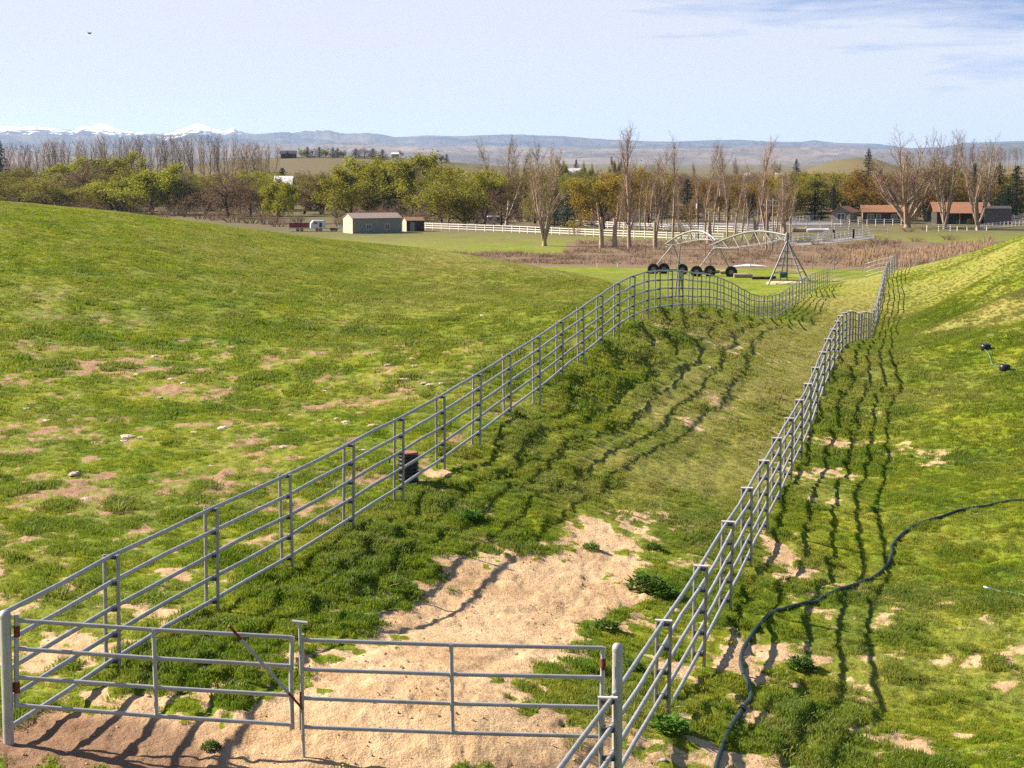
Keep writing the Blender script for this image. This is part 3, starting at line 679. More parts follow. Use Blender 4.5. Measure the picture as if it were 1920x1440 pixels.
def scatter(name, label, y0, y1, ds, tufts, density, smin, smax, kindcat, mm=None):
    """an object whose geometry nodes scatter tufts over a copy of the surface; density and size come from the turf masks"""
    tc = bpy.data.collections.new(name + '_tufts')
    for k, tm in enumerate(tufts):
        tc.objects.link(bpy.data.objects.new('tuft', tm.mesh('tuft', mm or grm)))
    r0 = np.searchsorted(ys, y0); r1 = np.searchsorted(ys, y1)
    rr_ = np.arange(r0, r1, ds); cc_ = np.arange(np.searchsorted(us, -.295), np.searchsorted(us, .295), ds)
    I = np.ix_(rr_, cc_); n0, n1 = len(rr_), len(cc_)
    co = np.stack([GX[I], GY[I], GZ[I]], -1).reshape(-1, 3).astype(np.float32)
    i = np.arange(n0 - 1)[:, None] * n1 + np.arange(n1 - 1)[None, :]
    fq = np.stack([i, i + 1, i + n1 + 1, i + n1], -1).reshape(-1, 4).astype(np.int32)
    me = grid_mesh(name, co, fq); vcol(me, 'tint', (dcol[I], dry_[I], lush_[I]))
    dn_ = density(GX[I], GY[I], dcol[I], lush_[I], dry_[I]); a = me.attributes.new('dens', 'FLOAT', 'POINT'); a.data.foreach_set('value', dn_.ravel().astype(np.float32))
    sc_ = .7 + lush_[I] * .8 - dry_[I] * .15; a = me.attributes.new('size', 'FLOAT', 'POINT'); a.data.foreach_set('value', sc_.ravel().astype(np.float32))
    o = bpy.data.objects.new(name, me); COL.objects.link(o); tag(o, label, kindcat, kind='stuff')
    ng = bpy.data.node_groups.new(name, 'GeometryNodeTree')
    ng.interface.new_socket('Geometry', in_out='INPUT', socket_type='NodeSocketGeometry'); ng.interface.new_socket('Geometry', in_out='OUTPUT', socket_type='NodeSocketGeometry')
    g = ng.nodes; l = ng.links; gi = g.new('NodeGroupInput'); go = g.new('NodeGroupOutput')
    dp = g.new('GeometryNodeDistributePointsOnFaces'); ip = g.new('GeometryNodeInstanceOnPoints')
    ci = g.new('GeometryNodeCollectionInfo'); ci.inputs[0].default_value = tc; ci.inputs['Separate Children'].default_value = True; ci.inputs['Reset Children'].default_value = True
    na = g.new('GeometryNodeInputNamedAttribute'); na.data_type = 'FLOAT'; na.inputs[0].default_value = 'dens'
    ns = g.new('GeometryNodeInputNamedAttribute'); ns.data_type = 'FLOAT'; ns.inputs[0].default_value = 'size'
    rv = g.new('FunctionNodeRandomValue'); rv.data_type = 'FLOAT_VECTOR'; rv.inputs[0].default_value = (-.15, -.15, 0); rv.inputs[1].default_value = (.15, .15, 6.283)
    rs = g.new('FunctionNodeRandomValue'); rs.data_type = 'FLOAT'; rs.inputs[2].default_value = smin; rs.inputs[3].default_value = smax
    mu = g.new('ShaderNodeMath'); mu.operation = 'MULTIPLY'
    l.new(gi.outputs[0], dp.inputs['Mesh']); l.new(na.outputs[0], dp.inputs['Density']); l.new(dp.outputs['Points'], ip.inputs['Points'])
    l.new(ci.outputs[0], ip.inputs['Instance']); ip.inputs['Pick Instance'].default_value = True
    l.new(rv.outputs[0], ip.inputs['Rotation']); l.new(rs.outputs[1], mu.inputs[0]); l.new(ns.outputs[0], mu.inputs[1]); l.new(mu.outputs[0], ip.inputs['Scale'])
    l.new(ip.outputs[0], go.inputs[0])
    md = o.modifiers.new('scatter', 'NODES'); md.node_group = ng
    return o
def dfun(mult, fade0=None, fade1=None):
    def f(X, Y, di, lu, dr):
        n = fbm(X * 2.4, Y * 2.4, 3, 77); d = np.clip(1 - di * 2.1 + lu * .6, 0, 1.3) * (.35 + sm(.35, .65, n) * .9 + lu * .8) * mult
        d = d * np.where(di > .45, .35 * (n > .6), 1)
        d = d * (1 - .75 * np.clip(dr * 1.3, 0, 1))
        if fade0: d = d * (1 - sm(fade0, fade1, Y))
        return d
    return f
scatter('grass', 'green turf of grass tufts growing over the near pasture', 17, 62, 3, [tuft_mesh(k, 40, .10, .03, .085, .0045) for k in range(6)], dfun(85, 50, 62), .75, 1.45, 'grass')
scatter('meadow_grass', 'green turf growing over the middle and far pasture', 50, 200, 4, [tuft_mesh(40 + k, 40, .17, .04, .12, .009) for k in range(5)], lambda X, Y, di, lu, dr: dfun(30)(X, Y, di, lu, dr) * sm(49, 60, Y) * sm(200, 110, Y), .8, 1.4, 'grass')

def clod_mesh(seed, r):
    rnd = random.Random(seed); m = MB(); v = []
    for p in ((1,0,0),(-1,0,0),(0,1,0),(0,-1,0),(0,0,1),(0,0,-.4),(.7,.7,.5),(-.7,.6,.5),(-.6,-.7,.5),(.7,-.6,.5)):
        v.append(tuple(q * r * rnd.uniform(.6, 1.1) for q in p))
    m.add(v, [(4, 6, 7), (4, 7, 8), (4, 8, 9), (4, 9, 6), (0, 2, 6), (2, 1, 7), (1, 3, 8), (3, 0, 9), (2, 7, 6), (1, 8, 7), (3, 9, 8), (0, 6, 9)]); return m
clodm = simple('loose_clods', (.33, .22, .14), .95, 0, .45, 40, .1)
scatter('loose_clods', 'loose clods and pebbles on the bare sandy ground', 17, 70, 4, [clod_mesh(k, .022) for k in range(5)], lambda X, Y, di, lu, dr: np.clip(di - .35, 0, 1) * (4 + 34 * sm(.50, .72, fbm(X * 1.6, Y * 1.3, 3, 91))) * sm(70, 50, Y), .3, 1.6, 'pebbles', clodm)
straw = MB(); rnd = random.Random(2)
def straw_mesh(seed):
    rnd = random.Random(seed); m = MB()
    for k in range(7):
        x, y = rnd.gauss(0, .10), rnd.gauss(0, .10); a = rnd.uniform(0, 3.14); L = rnd.uniform(.03, .09); dx, dy_ = math.cos(a) * L, math.sin(a) * L; z = rnd.uniform(.008, .03)
        m.add([(x, y, .006), (x - dy_ * .05, y + dx * .05, .008), (x + dx - dy_ * .05, y + dy_ + dx * .05, z), (x + dx, y + dy_, z)], [(0, 1, 2, 3)])
    return m
scatter('dry_straw', 'dry straw bits lying on the bare ground and thin turf', 17, 55, 4, [straw_mesh(k) for k in range(4)], lambda X, Y, di, lu, dr: (.6 + 7 * sm(.45, .7, fbm(X * .9, Y * .9, 3, 95))) * sm(55, 40, Y), .7, 1.5, 'straw', simple('dry_straw_m', (.42, .33, .17), .9, 0, .3, 9))
scatter('tussocks', 'taller coarse tussocks standing among the short turf', 17, 110, 4, [tuft_mesh(90 + k, 60, .13, .09, .20, .006) for k in range(4)], lambda X, Y, di, lu, dr: np.clip(lu - .35, 0, 1) * 3.5 * sm(.5, .62, fbm(X * 1.1, Y * 1.0, 3, 101)) * sm(110, 70, Y) + .05 * (di < .3), .6, 1.25, 'grass')

# ------------------------------------------------------------------ trees
def vrot(d, ang, az):
    t = d.orthogonal().normalized(); w = d.cross(t)
    return (d * math.cos(ang) + (t * math.cos(az) + w * math.sin(az)) * math.sin(ang)).normalized()
class Tree:
    def __init__(s, seed): s.r = random.Random(seed); s.trunk = MB(); s.twig = MB(); s.leaf = MB(); s.tips = []
    def limb(s, p, d, L, r, lvl, spec):
        rnd = s.r; sp_ = spec[lvl]; n = sp_.get('seg', 4); pts = [p.copy()]; rs = [r]; q = p.copy(); dd = d.copy()
        for k in range(n):
            dd = (dd + Vector((rnd.gauss(0, 1), rnd.gauss(0, 1), rnd.gauss(0, 1))) * sp_['wob'] + Vector((0, 0, sp_['up']))).normalized()
            q = q + dd * (L / n); pts.append(q.copy()); rs.append(r * (1 - (k + 1) / n * .82))
        (s.trunk if lvl <= spec.get('trunk_lvls', 1) else s.twig).tube(pts, rs, 7 if lvl == 0 else (5 if lvl == 1 else 3), False)
        if lvl + 1 in spec:
            c = spec[lvl + 1]
            for j in range(c['n']):
                t = c['t0'] + (c['t1'] - c['t0']) * (j + rnd.random()) / c['n']; f = t * n; k = min(int(f), n - 1); pp = pts[k].lerp(pts[k + 1], f - k)
                dl = (pts[k + 1] - pts[k]).normalized(); nd = vrot(dl, R(rnd.gauss(c['ang'], c['ang'] * .22)), rnd.uniform(0, 6.283))
                shape = c.get('shape', lambda t: 1 - .5 * t)(t)
                s.limb(pp, nd, L * c['len'] * shape * rnd.uniform(.7, 1.2), max(r * c['rad'] * (1 - .5 * t), .009), lvl + 1, spec)
        else:
            s.tips.append((pts[-1], dd)); s.tips.append((pts[len(pts) // 2], dd))
    def leaves(s, n, size, spread, droop=0.0, top=None):
        rnd = s.r
        for k in range(n):
            p, d = s.tips[rnd.randrange(len(s.tips))]
            c = p + Vector((rnd.gauss(0, spread), rnd.gauss(0, spread), rnd.gauss(0, spread) - droop * rnd.random()))
            if top and rnd.random() > top(c.z): continue
            a = Vector((rnd.gauss(0, 1), rnd.gauss(0, 1), rnd.gauss(0, 1))).normalized(); b_ = a.orthogonal().normalized(); w = a.cross(b_); z = size * rnd.uniform(.5, 1.3)
            s.leaf.add([c - b_ * z, c + w * z * .6, c + b_ * z, c - w * z * .6], [(0, 1, 2, 3)])
    def done(s, mt, mtw, ml):
        o = [('trunk', s.trunk.mesh('trunk', mt))]
        if s.twig.v: o.append(('branches', s.twig.mesh('branches', mtw)))
        if s.leaf.v: o.append(('crown', s.leaf.mesh('crown', ml)))
        return o
TPL = {}
def round_tree(key, seed, mt, mtw, ml, nl, size=.13, gap=1.0, top=None):   # nominal 11 m high, 10 m wide
    t = Tree(seed)
    sp = {0: dict(wob=.08, up=.02, seg=5), 1: dict(n=13, t0=.14, t1=1, ang=56, len=.82, rad=.42, wob=.12, up=.06, seg=5, shape=lambda t: 1.1 - .45 * t),
          2: dict(n=8, t0=.2, t1=1, ang=40, len=.52, rad=.5, wob=.16, up=.04, seg=4), 3: dict(n=6, t0=.15, t1=1, ang=38, len=.5, rad=.5, wob=.2, up=.03, seg=2),
          4: dict(n=4, t0=.2, t1=1, ang=35, len=.55, rad=.6, wob=.2, up=.0, seg=2), 'trunk_lvls': 1}
    t.limb(Vector((0, 0, -.3)), Vector((0, 0, 1)), 6.0, .24, 0, sp); t.leaves(nl, size, .32 * gap, .1, top); TPL[key] = t.done(mt, mtw, ml)
for k in range(3):
    round_tree('green%d' % k, 10 + k, barkA, twigB, lf_green, 15000, .13, 1.1, lambda z: .35 + .65 * min(1, max(0, (z - 3) / 5)))
    round_tree('olive%d' % k, 20 + k, barkA, twigB, lf_olive, 9000, .11)
    round_tree('orange%d' % k, 30 + k, barkD, twigO, lf_orange, 10000, .11)
    round_tree('brown%d' % k, 40 + k, barkD, twigB, lf_brown, 4500, .09)
def shrub(key, seed, mtw, ml, nl):       # nominal 3.5 m high thicket
    t = Tree(seed); rnd = t.r
    sp = {0: dict(wob=.12, up=.03, seg=4), 1: dict(n=6, t0=.2, t1=1, ang=35, len=.6, rad=.55, wob=.15, up=.02, seg=3), 2: dict(n=5, t0=.2, t1=1, ang=35, len=.5, rad=.6, wob=.2, up=0, seg=2), 'trunk_lvls': 0}
    for j in range(16):
        a = rnd.uniform(0, 6.28); t.limb(Vector((math.cos(a) * .6, math.sin(a) * .6, -.2)), vrot(Vector((0, 0, 1)), R(rnd.uniform(5, 50)), a), rnd.uniform(2, 3.6), .045, 0, sp)
    if nl: t.leaves(nl, .07, .15)
    TPL[key] = t.done(barkD, mtw, ml)
for k in range(2): shrub('shrub%d' % k, 50 + k, twigP, lf_brown, 900); shrub('brush%d' % k, 55 + k, twigT, lf_brown, 500)
def poplar(key, seed, H_=20, wid=1.0, mt=barkP, mtw=twigT, t0=.12, nb=46):
    t = Tree(seed)
    sp = {0: dict(wob=.025, up=.02, seg=10), 1: dict(n=nb, t0=t0, t1=1, ang=20 * wid, len=.24, rad=.30, wob=.05, up=.14, seg=5, shape=lambda q: .5 + 1.0 * math.sin(min(1, q) * 3.0) * .6),
          2: dict(n=9, t0=.1, t1=1, ang=26, len=.42, rad=.4, wob=.08, up=.12, seg=3), 3: dict(n=4, t0=.2, t1=1, ang=22, len=.5, rad=.6, wob=.1, up=.1, seg=2), 'trunk_lvls': 0}
    t.limb(Vector((0, 0, -.4)), Vector((0, 0, 1)), H_, .19, 0, sp); TPL[key] = t.done(mt, mtw, None)
for k in range(3): poplar('poplar%d' % k, 60 + k, wid=(.8, 1.1, .9)[k])
poplar('thin0', 64, wid=.6, nb=26); poplar('thin1', 65, wid=.7, nb=34)
for k in range(4):      # tall row poplars: bare stem below, tuft above
    poplar('row%d' % k, 70 + k, H_=18, wid=1.3, mt=barkP, mtw=twigT, t0=.40, nb=22)
def snag(key, seed):
    t = Tree(seed); sp = {0: dict(wob=.04, up=.01, seg=7), 1: dict(n=12, t0=.1, t1=.9, ang=30, len=.16, rad=.3, wob=.1, up=.1, seg=3), 'trunk_lvls': 0}
    t.limb(Vector((0, 0, -.4)), Vector((0, 0, 1)), 8, .42, 0, sp); t.trunk.tube([(0, 0, -.3), (.05, 0, 2.6), (.1, 0, 5)], [.55, .42, .3], 8); TPL[key] = t.done(barkP, twigB, None)
snag('snag0', 80); snag('snag1', 81)
def vase(key, seed, stems, spread, H_, mt, mtw, ml=None, nl=0):
    t = Tree(seed); rnd = t.r
    sp = {0: dict(wob=.04, up=.07, seg=8), 1: dict(n=20, t0=.2, t1=1, ang=20, len=.34, rad=.36, wob=.07, up=.10, seg=5, shape=lambda q: 1.25 - .75 * q),
          2: dict(n=10, t0=.15, t1=1, ang=27, len=.42, rad=.42, wob=.1, up=.09, seg=3), 3: dict(n=6, t0=.2, t1=1, ang=26, len=.5, rad=.6, wob=.12, up=.07, seg=2), 'trunk_lvls': 1}
    t.trunk.tube([(0, 0, -.4), (0, 0, .6), (0, 0, 1.6)], [.46, .33, .24], 10)
    for j in range(stems):
        a = 6.283 * j / stems + rnd.uniform(-.3, .3); ang = spread * rnd.uniform(.3, 1)
        t.limb(Vector((math.cos(a) * .15, math.sin(a) * .15, 1.0)), vrot(Vector((0, 0, 1)), R(ang), a), H_ * rnd.uniform(.7, 1.0), .20, 0, sp)
    if nl: t.leaves(nl, .09, .25)
    TPL[key] = t.done(mt, mtw, ml)
vase('vase0', 90, 9, 24, 20, barkP, twigT); vase('vase1', 91, 5, 17, 19, barkP, twigT); vase('vase2', 92, 6, 25, 18, barkP, twigT)
vase('vaseg', 93, 4, 27, 18, barkP, twigT, lf_olive, 2600); vase('vaseb', 94, 7, 30, 15, barkP, twigT, lf_olive, 1200)
def conifer(key, seed, H_, Wd, ml, ragged=.25):
    t = Tree(seed); rnd = t.r; t.trunk.tube([(0, 0, -.3), (0, 0, H_ * .5), (0, 0, H_ * .97)], [.22, .13, .02], 7)
    for k in range(int(H_ * 9)):
        f = (k + rnd.random()) / (H_ * 9); z = .4 + f * (H_ - .6); L = Wd / 2 * (1 - f) ** .8 * rnd.uniform(1 - ragged, 1 + ragged * .5) + .12; a = k * 2.4 + rnd.uniform(-.3, .3)
        d = Vector((math.cos(a), math.sin(a), rnd.uniform(-.15, .25)))
        t.twig.tube([(0, 0, z), Vector((0, 0, z)) + d * L], [.03, .01], 3, False)
        for j in range(int(10 + L * 22)):
            q = rnd.random() ** .7; c = Vector((0, 0, z)) + d * L * q + Vector((rnd.gauss(0, .13 + .07 * L), rnd.gauss(0, .13 + .07 * L), rnd.gauss(0, .10)))
            aa = Vector((rnd.gauss(0, 1), rnd.gauss(0, 1), rnd.gauss(0, .6))).normalized(); b_ = aa.orthogonal().normalized(); w = aa.cross(b_); s_ = rnd.uniform(.07, .17)
            t.leaf.add([c - b_ * s_, c + w * s_ * .5, c + b_ * s_, c - w * s_ * .5], [(0, 1, 2, 3)])
    TPL[key] = t.done(barkD, barkD, ml)
conifer('spruce', 100, 10, 4.6, lf_blue); conifer('fir0', 101, 11, 8, lf_dark, .45); conifer('fir1', 102, 10, 8.5, lf_dark, .5)

NH = dict(green=11.3, olive=11, orange=11, brown=11, shrub=3.9, brush=3.9, poplar=20.5, thin=20.5, row=18.5, snag=8, vase=19, spruce=10, fir=11)
TH_ = {}
for k, parts in TPL.items():
    zmax = 0; xs = []
    for _, me in parts:
        v = np.empty(len(me.vertices) * 3, np.float32); me.vertices.foreach_get('co', v); v = v.reshape(-1, 3); zmax = max(zmax, v[:, 2].max()); xs.append(v[:, 0])
    xs = np.concatenate(xs); TH_[k] = (float(zmax), float(np.percentile(xs, 98) - np.percentile(xs, 2)))
def plant(key, px, ytop, D, wpx, label, cat, group=None, name='tree', rz=None, lean=0):
    g = at(px, 400, D); x = g.x; z = hz(x, D); top = at(px, ytop, D).z; h = max(top - z, .5); H0, W0 = TH_[key]
    s = h / H0; sw = (wpx * D / F) / W0 if wpx else s
    r = empty(name, (x, D, z - .05), 0, label, cat, group); r.scale = (sw, sw, s); r.rotation_euler = (0, lean, random.uniform(0, 6.28) if rz is None else rz)
    for n_, me in TPL[key]:
        o = bpy.data.objects.new(n_, me); COL.objects.link(o); o.parent = r
    return r
def dy(yb, z=-7.0): return (CZ - z) * F / (yb - 302.0)
V = 0
def kk(base):
    global V; V += 1; return base + str(V % 3)
# nearer broad trees one can tell apart: kind, x, top, foot, width, label
BT = [
 ('green',120,288,388,84,'broad spring-green tree behind the crest, second green crown from the left'),
 ('olive',62,303,388,74,'olive tree with thin brown crown near the left edge of the wood'),
 ('olive',12,322,386,50,'small olive tree at the far left behind the green crest'),
 ('brown',165,296,392,70,'brown half-leafed tree between two green crowns on the left'),
 ('green',202,279,380,92,'tallest green rounded crown rising above the wood on the left'),
 ('olive',230,302,396,74,'olive-brown tree in front of the tall green crown on the left'),
 ('green',286,299,402,96,'wide yellow-green crown with dark forked stems left of the thicket'),
 ('brown',335,312,402,66,'bare brown tree under the right end of the yellow-green crown'),
 ('brown',384,318,404,84,'dark bare tree with spreading limbs over the pinkish thicket'),
 ('brown',426,318,408,90,'dark wide bare tree with black limbs at the crest dip'),
 ('brown',470,330,405,56,'small bare brown tree just left of the conical green one'),
 ('green',518,334,418,48,'small conical green tree left of the open farm yard'),
 ('olive',502,318,392,50,'grey-olive tree behind the small conical green one'),
 ('brown',602,313,396,86,'old bare tree with thick trunk standing in the open farm yard'),
 ('green',657,302,412,84,'bright green tree directly behind the left gable of the grey barn'),
 ('green',696,288,402,90,'bushy green crown above the grey barn roof'),
 ('green',738,286,402,76,'tall green crown above the right end of the grey barn'),
 ('green',786,277,408,92,'tallest green crown behind the pale twin poplars by the shed'),
 ('olive',690,350,404,66,'low olive tree close behind the grey barn roof'),
 ('brown',720,342,400,50,'low brown tree close behind the right half of the barn roof'),
 ('green',828,304,416,54,'narrow green tree right of the twin poplars'),
 ('olive',872,310,424,88,'broad olive tree with dark forked trunk beyond the start of white fence'),
 ('green',908,318,426,66,'green tree with dark trunk beside the leaning pale tree'),
 ('olive',842,342,424,46,'low olive tree right of the little rust-roofed shed'),
 ('brown',940,330,428,60,'brown tree between the leaning pale tree and the forked bare tree'),
 ('olive',1002,308,418,72,'olive tree behind the forked bare tree in the brush'),
 ('olive',1045,318,420,66,'olive tree rising behind the blue spruce'),
 ('orange',1132,308,432,92,'wide orange-green willow behind the white rail fences'),
 ('olive',1098,322,424,56,'olive tree between the blue spruce and the orange willow'),
 ('orange',1176,312,428,60,'orange tree behind the tallest poplar'),
 ('orange',1216,300,420,72,'orange-olive crown just right of the tallest poplar'),
 ('brown',1246,310,412,54,'brown crown behind the slender spire-topped poplar'),
 ('orange',1320,328,416,64,'orange-brown crown right of the dark green round tree'),
 ('brown',1366,330,412,60,'brown crown behind the pale poplars right of the pole'),
 ('orange',1402,330,414,64,'orange-brown crown left of the tall feathery poplar'),
 ('brown',1440,338,412,60,'reddish brown crown just right of the feathery poplar'),
 ('olive',1476,318,412,56,'olive-topped brown crown above the pivot tower'),
 ('olive',1562,312,402,80,'pale olive tree above the orange house roof'),
 ('green',1520,316,398,50,'fresh green crown behind the dark pines left of the house'),
 ('orange',1638,306,412,90,'golden willow behind the right end of the house'),
 ('orange',1692,300,414,96,'golden willow behind the biggest bare tree'),
 ('orange',1745,318,412,80,'golden willow between the two largest bare trees'),
 ('green',1792,316,402,50,'small fresh green crown behind the middle bare tree'),
 ('orange',1840,326,412,64,'brown-gold tree behind the right bare tree'),
]
for k, (kd, x, yt, yb, w, lb) in enumerate(BT):
    plant(kk(kd), x, yt, dy(yb), w * 1.32, lb, 'tree', None, 'broadleaf_tree')
# evergreens
for kd, x, yt, yb, w, lb in [('fir0',3,262,384,46,'dark evergreen cut by the left edge of the photo'),('spruce',1063,362,425,34,'blue-green spruce by the white fence'),('fir1',1040,372,424,34,'dusky blue evergreen left of the blue spruce'),
  ('fir1',1288,334,414,52,'dark green round evergreen behind the pole'),('fir1',1528,346,412,56,'dark pine left of the house, nearest the shrubs'),('fir1',1562,352,404,48,'dark pine directly behind the house'),('fir0',1598,344,404,44,'dark pine behind the house roof ridge'),
  ('fir0',1627,277,380,36,'tall dark fir poking above the golden willow'),('fir1',1492,336,396,36,'dark evergreen behind the utility poles'),('fir0',1492,297,360,26,'small distant dark conifer on the skyline'),('fir1',1750,302,398,46,'dark pine in the gap left of the stable roof'),('fir1',1788,300,398,56,'dark pine above the stable roof ridge'),('fir1',1826,306,400,54,'dark pine above the right part of the stable roof'),
  ('fir0',1872,304,402,56,'dark pine behind the right end of the stable'),('fir1',1905,310,404,60,'dark pine at the right edge above the white fence'),('fir1',1890,350,412,60,'low dark pine beside the dark stable wall'),('fir1',530,314,372,44,'dark evergreen behind the olive trees left of the farm yard'),('fir1',815,290,372,34,'dark evergreen behind the green crowns by the twin poplars'),('fir1',1080,298,352,18,'small distant dark evergreen on the plain'),('fir1',1855,340,404,50,'dark pine low behind the stable wall')]:
    plant(kd, x, yt, dy(yb), w * 1.15, lb, 'evergreen', None, 'evergreen_tree')
# poplars
for kd, x, yt, yb, w, lb in [('poplar0',1181,221,466,46,'tallest bare poplar with a wide brown base in the brush'),('thin0',1261,241,455,24,'slender bare poplar ending in a thin spire'),('poplar2',1428,249,416,36,'feathery bare poplar with the widest pale top'),('poplar1',1348,256,414,34,'tall bare poplar with dark trunk right of the round evergreen'),
  ('thin1',1364,268,444,22,'pale bare poplar close right of the dark-trunked one'),('thin1',1322,277,449,26,'thin bare poplar with a stout dark base'),('poplar1',1240,268,428,30,'pale feathery poplar left of the slender spire'),('thin1',1220,285,424,26,'short pale poplar between the tall one and the spire'),('thin0',1391,296,450,20,'thin pale poplar above the arch of the pivot'),('poplar0',1470,310,440,48,'short tan poplar left of the pivot tower'),('thin0',1378,330,446,18,'short thin poplar stem above the arch'),
  ('poplar0',772,300,406,22,'left trunk of the pale twin poplars behind the shed'),('poplar2',791,306,412,20,'right darker trunk of the twin poplars behind the shed'),('poplar1',1020,258,440,40,'bare tan poplar behind the forked tree'),('thin0',1418,330,448,18,'thin stem right of the feathery poplar'),('thin1',1297,372,452,20,'low tan sapling group in front of the round evergreen'),('thin0',1278,385,450,16,'thin sapling left of the utility pole'),('thin0',1442,340,452,18,'thin stem beside the double poles'),('thin1',1200,300,436,20,'pale slim poplar just right of the tallest poplar'),('thin0',1210,316,440,16,'short slim poplar second right of the tallest one'),('poplar2',1232,290,424,22,'pale slim poplar behind the third pollarded stump'),('thin1',1306,310,430,18,'slim poplar between the round evergreen and the pole top'),('thin0',1338,300,436,16,'slim stem just left of the dark-trunked poplar'),('thin1',1404,310,432,20,'slim tan poplar left of the feathery one'),('thin0',1456,318,438,16,'slim tan stem right of the double poles'),('thin1',1466,330,444,18,'low slim poplar right above the pivot tower'),('thin0',1160,330,440,14,'slim stem left of the tallest poplar'),('thin1',1272,320,436,16,'slim stem just right of the slender spire'),('poplar2',1250,300,420,20,'pale slim poplar hugging the slender spire'),('thin0',1480,336,446,14,'slim stem behind the top of the pivot tower')]:
    plant(kd, x, yt, dy(yb), w * 1.1, lb, 'poplar', None, 'poplar_tree')
for kd, x, yt, yb, w, lb in [('snag0',1128,378,464,14,'first pollarded poplar stump from the left in the brush'),('snag1',1153,380,464,14,'pollarded poplar stump left of the tallest poplar'),('snag0',1229,390,465,13,'pollarded poplar stump right of the tallest poplar'),('snag1',1330,396,456,16,'dark pollarded stump behind the low pivot arch'),('snag0',1436,370,452,14,'thick dark stump behind the high pivot arch'),('snag1',1416,392,450,12,'dark stump left of the double poles')]:
    plant(kd, x, yt, dy(yb), w, lb, 'tree stump', None, 'pollard_tree')
plant('vase0', 1702, 228, dy(426), 112, 'biggest bare many-stemmed tree right of the house', 'bare tree', None, 'bare_tree')
plant('vase1', 1772, 236, dy(429), 58, 'middle bare tree in front of the stable roof', 'bare tree', None, 'bare_tree')
plant('vase2', 1834, 238, dy(430), 84, 'right bare tree spreading in front of the stable posts', 'bare tree', None, 'bare_tree')
plant('vaseg', 950, 248, dy(421), 66, 'tall pale tree with leaning stems and yellowish tips', 'bare tree', None, 'bare_tree')
plant('vaseb', 1021, 268, dy(460), 84, 'bare tree with low forked trunk standing in the brush strip', 'bare tree', None, 'bare_tree')
plant('vaseb', 1578, 320, dy(400), 74, 'pale bare tree behind the dark pines by the house', 'bare tree', None, 'bare_tree')
# background wood, smaller and farther
rnd = random.Random(5)
for k in range(230):
    x = -30 + k * 8.7 + rnd.uniform(-6, 6); D = rnd.uniform(500, 780)
    if 490 < x < 560 and rnd.random() < .5: continue
    top = 320 if x > 1180 else (318 if x < 500 else 318)
    if x > 1280: top = 322
    kd = rnd.choice(['brown','brown','orange','orange','brown']) if 1180 < x < 1500 else (rnd.choice(['olive','olive','green','brown']) if x < 1180 else rnd.choice(['olive','orange','brown']))
    plant(kk(kd), x, top + rnd.uniform(-5, 18), D, rnd.uniform(72, 112), 'small tree of the mixed wood behind the nearer trees', 'tree', 'trees of the far mixed wood', 'far_tree')
# poplar row at the left
rnd = random.Random(9)
for k in range(86):
    x = 14 + k * 5.85 + rnd.uniform(-2.5, 2.5); yt = 262 - 12 * math.exp(-((x - 330) / 170) ** 2) + rnd.uniform(-5, 5) + (8 if x > 440 else 0) + (4 if x < 80 else 0)
    plant('row%d' % (k % 4), x, yt, 640 + rnd.uniform(-10, 10) + k * 1.2, rnd.uniform(16, 25), 'tall bare poplar with tufted top in the long row against the snowy mountains', 'poplar', 'row of tall poplars at the left', 'poplar_tree', lean=R(rnd.uniform(-3, 4)))
rnd = random.Random(12)
for k in range(24):
    plant('row%d' % (k % 4), 1800 + k * 5.6 + rnd.uniform(-2, 2), 277 + rnd.uniform(-4, 4), 1250, 9, 'tiny bare tree in the row on the right-hand hill', 'tree', 'row of trees on the right-hand hill', 'far_tree')
for x, yt, w in [(567,277,14),(578,275,16),(588,277,12),(600,275,18),(612,277,14),(625,276,16),(634,277,16),(645,280,12),(540,283,10),(548,284,10),(668,278,22),(684,276,22),(700,278,26),(718,280,20),(752,280,12),(818,286,10),(828,288,12),(838,288,10)]:
    plant(random.choice(['fir1', 'brown1', 'fir1', 'olive1']), x, yt, 1400, w * 1.2, 'small tree on top of the distant hill', 'tree', 'trees on the distant hilltop', 'far_tree')
for x, yt, w in [(1045,292,20),(1060,296,14),(1095,300,14),(1110,303,12),(1300,300,6),(1378,292,10),(1455,296,16),(1150,288,14),(1162,292,12)]:
    plant('green1' if x < 1300 else 'brown1', x, yt, 900, w * 1.3, 'small lone tree out on the plain', 'tree', 'lone trees on the plain', 'far_tree')
# shrubs and thicket along the left crest and the yard
rnd = random.Random(3)
sh = [(8,362,388,36),(34,356,388,44),(75,362,388,40),(108,366,390,36),(150,350,392,56),(185,352,394,58),(212,348,398,60),(238,360,400,40),(305,384,406,44),(330,372,404,44),(352,384,406,40),(376,388,410,40),(402,390,412,36),(440,384,416,54),(470,388,418,54),(498,392,420,44),(520,398,424,44),(460,372,402,50),(490,370,404,40),(560,396,418,24),(636,392,424,26),(268,372,398,40),(130,362,390,40),(420,376,404,44)]
for x, yt, yb, w in sh:
    plant('shrub%d' % (x % 2), x, yt, dy(yb), w, 'bare pinkish-brown shrub in the thicket below the left wood', 'shrub', 'bare shrubs along the left wood', 'bare_shrub')
for k in range(170):
    x = rnd.uniform(-10, 1240); yb = rnd.uniform(372, 404) if x < 640 else rnd.uniform(396, 424)
    if 540 < x < 640 and rnd.random() < .75: continue
    plant('shrub%d' % (k % 2), x, yb - rnd.uniform(22, 42), dy(yb) + 25, rnd.uniform(36, 64), 'bare brown undergrowth bush beneath the trees of the wood', 'shrub', 'undergrowth bushes of the wood', 'bare_shrub')
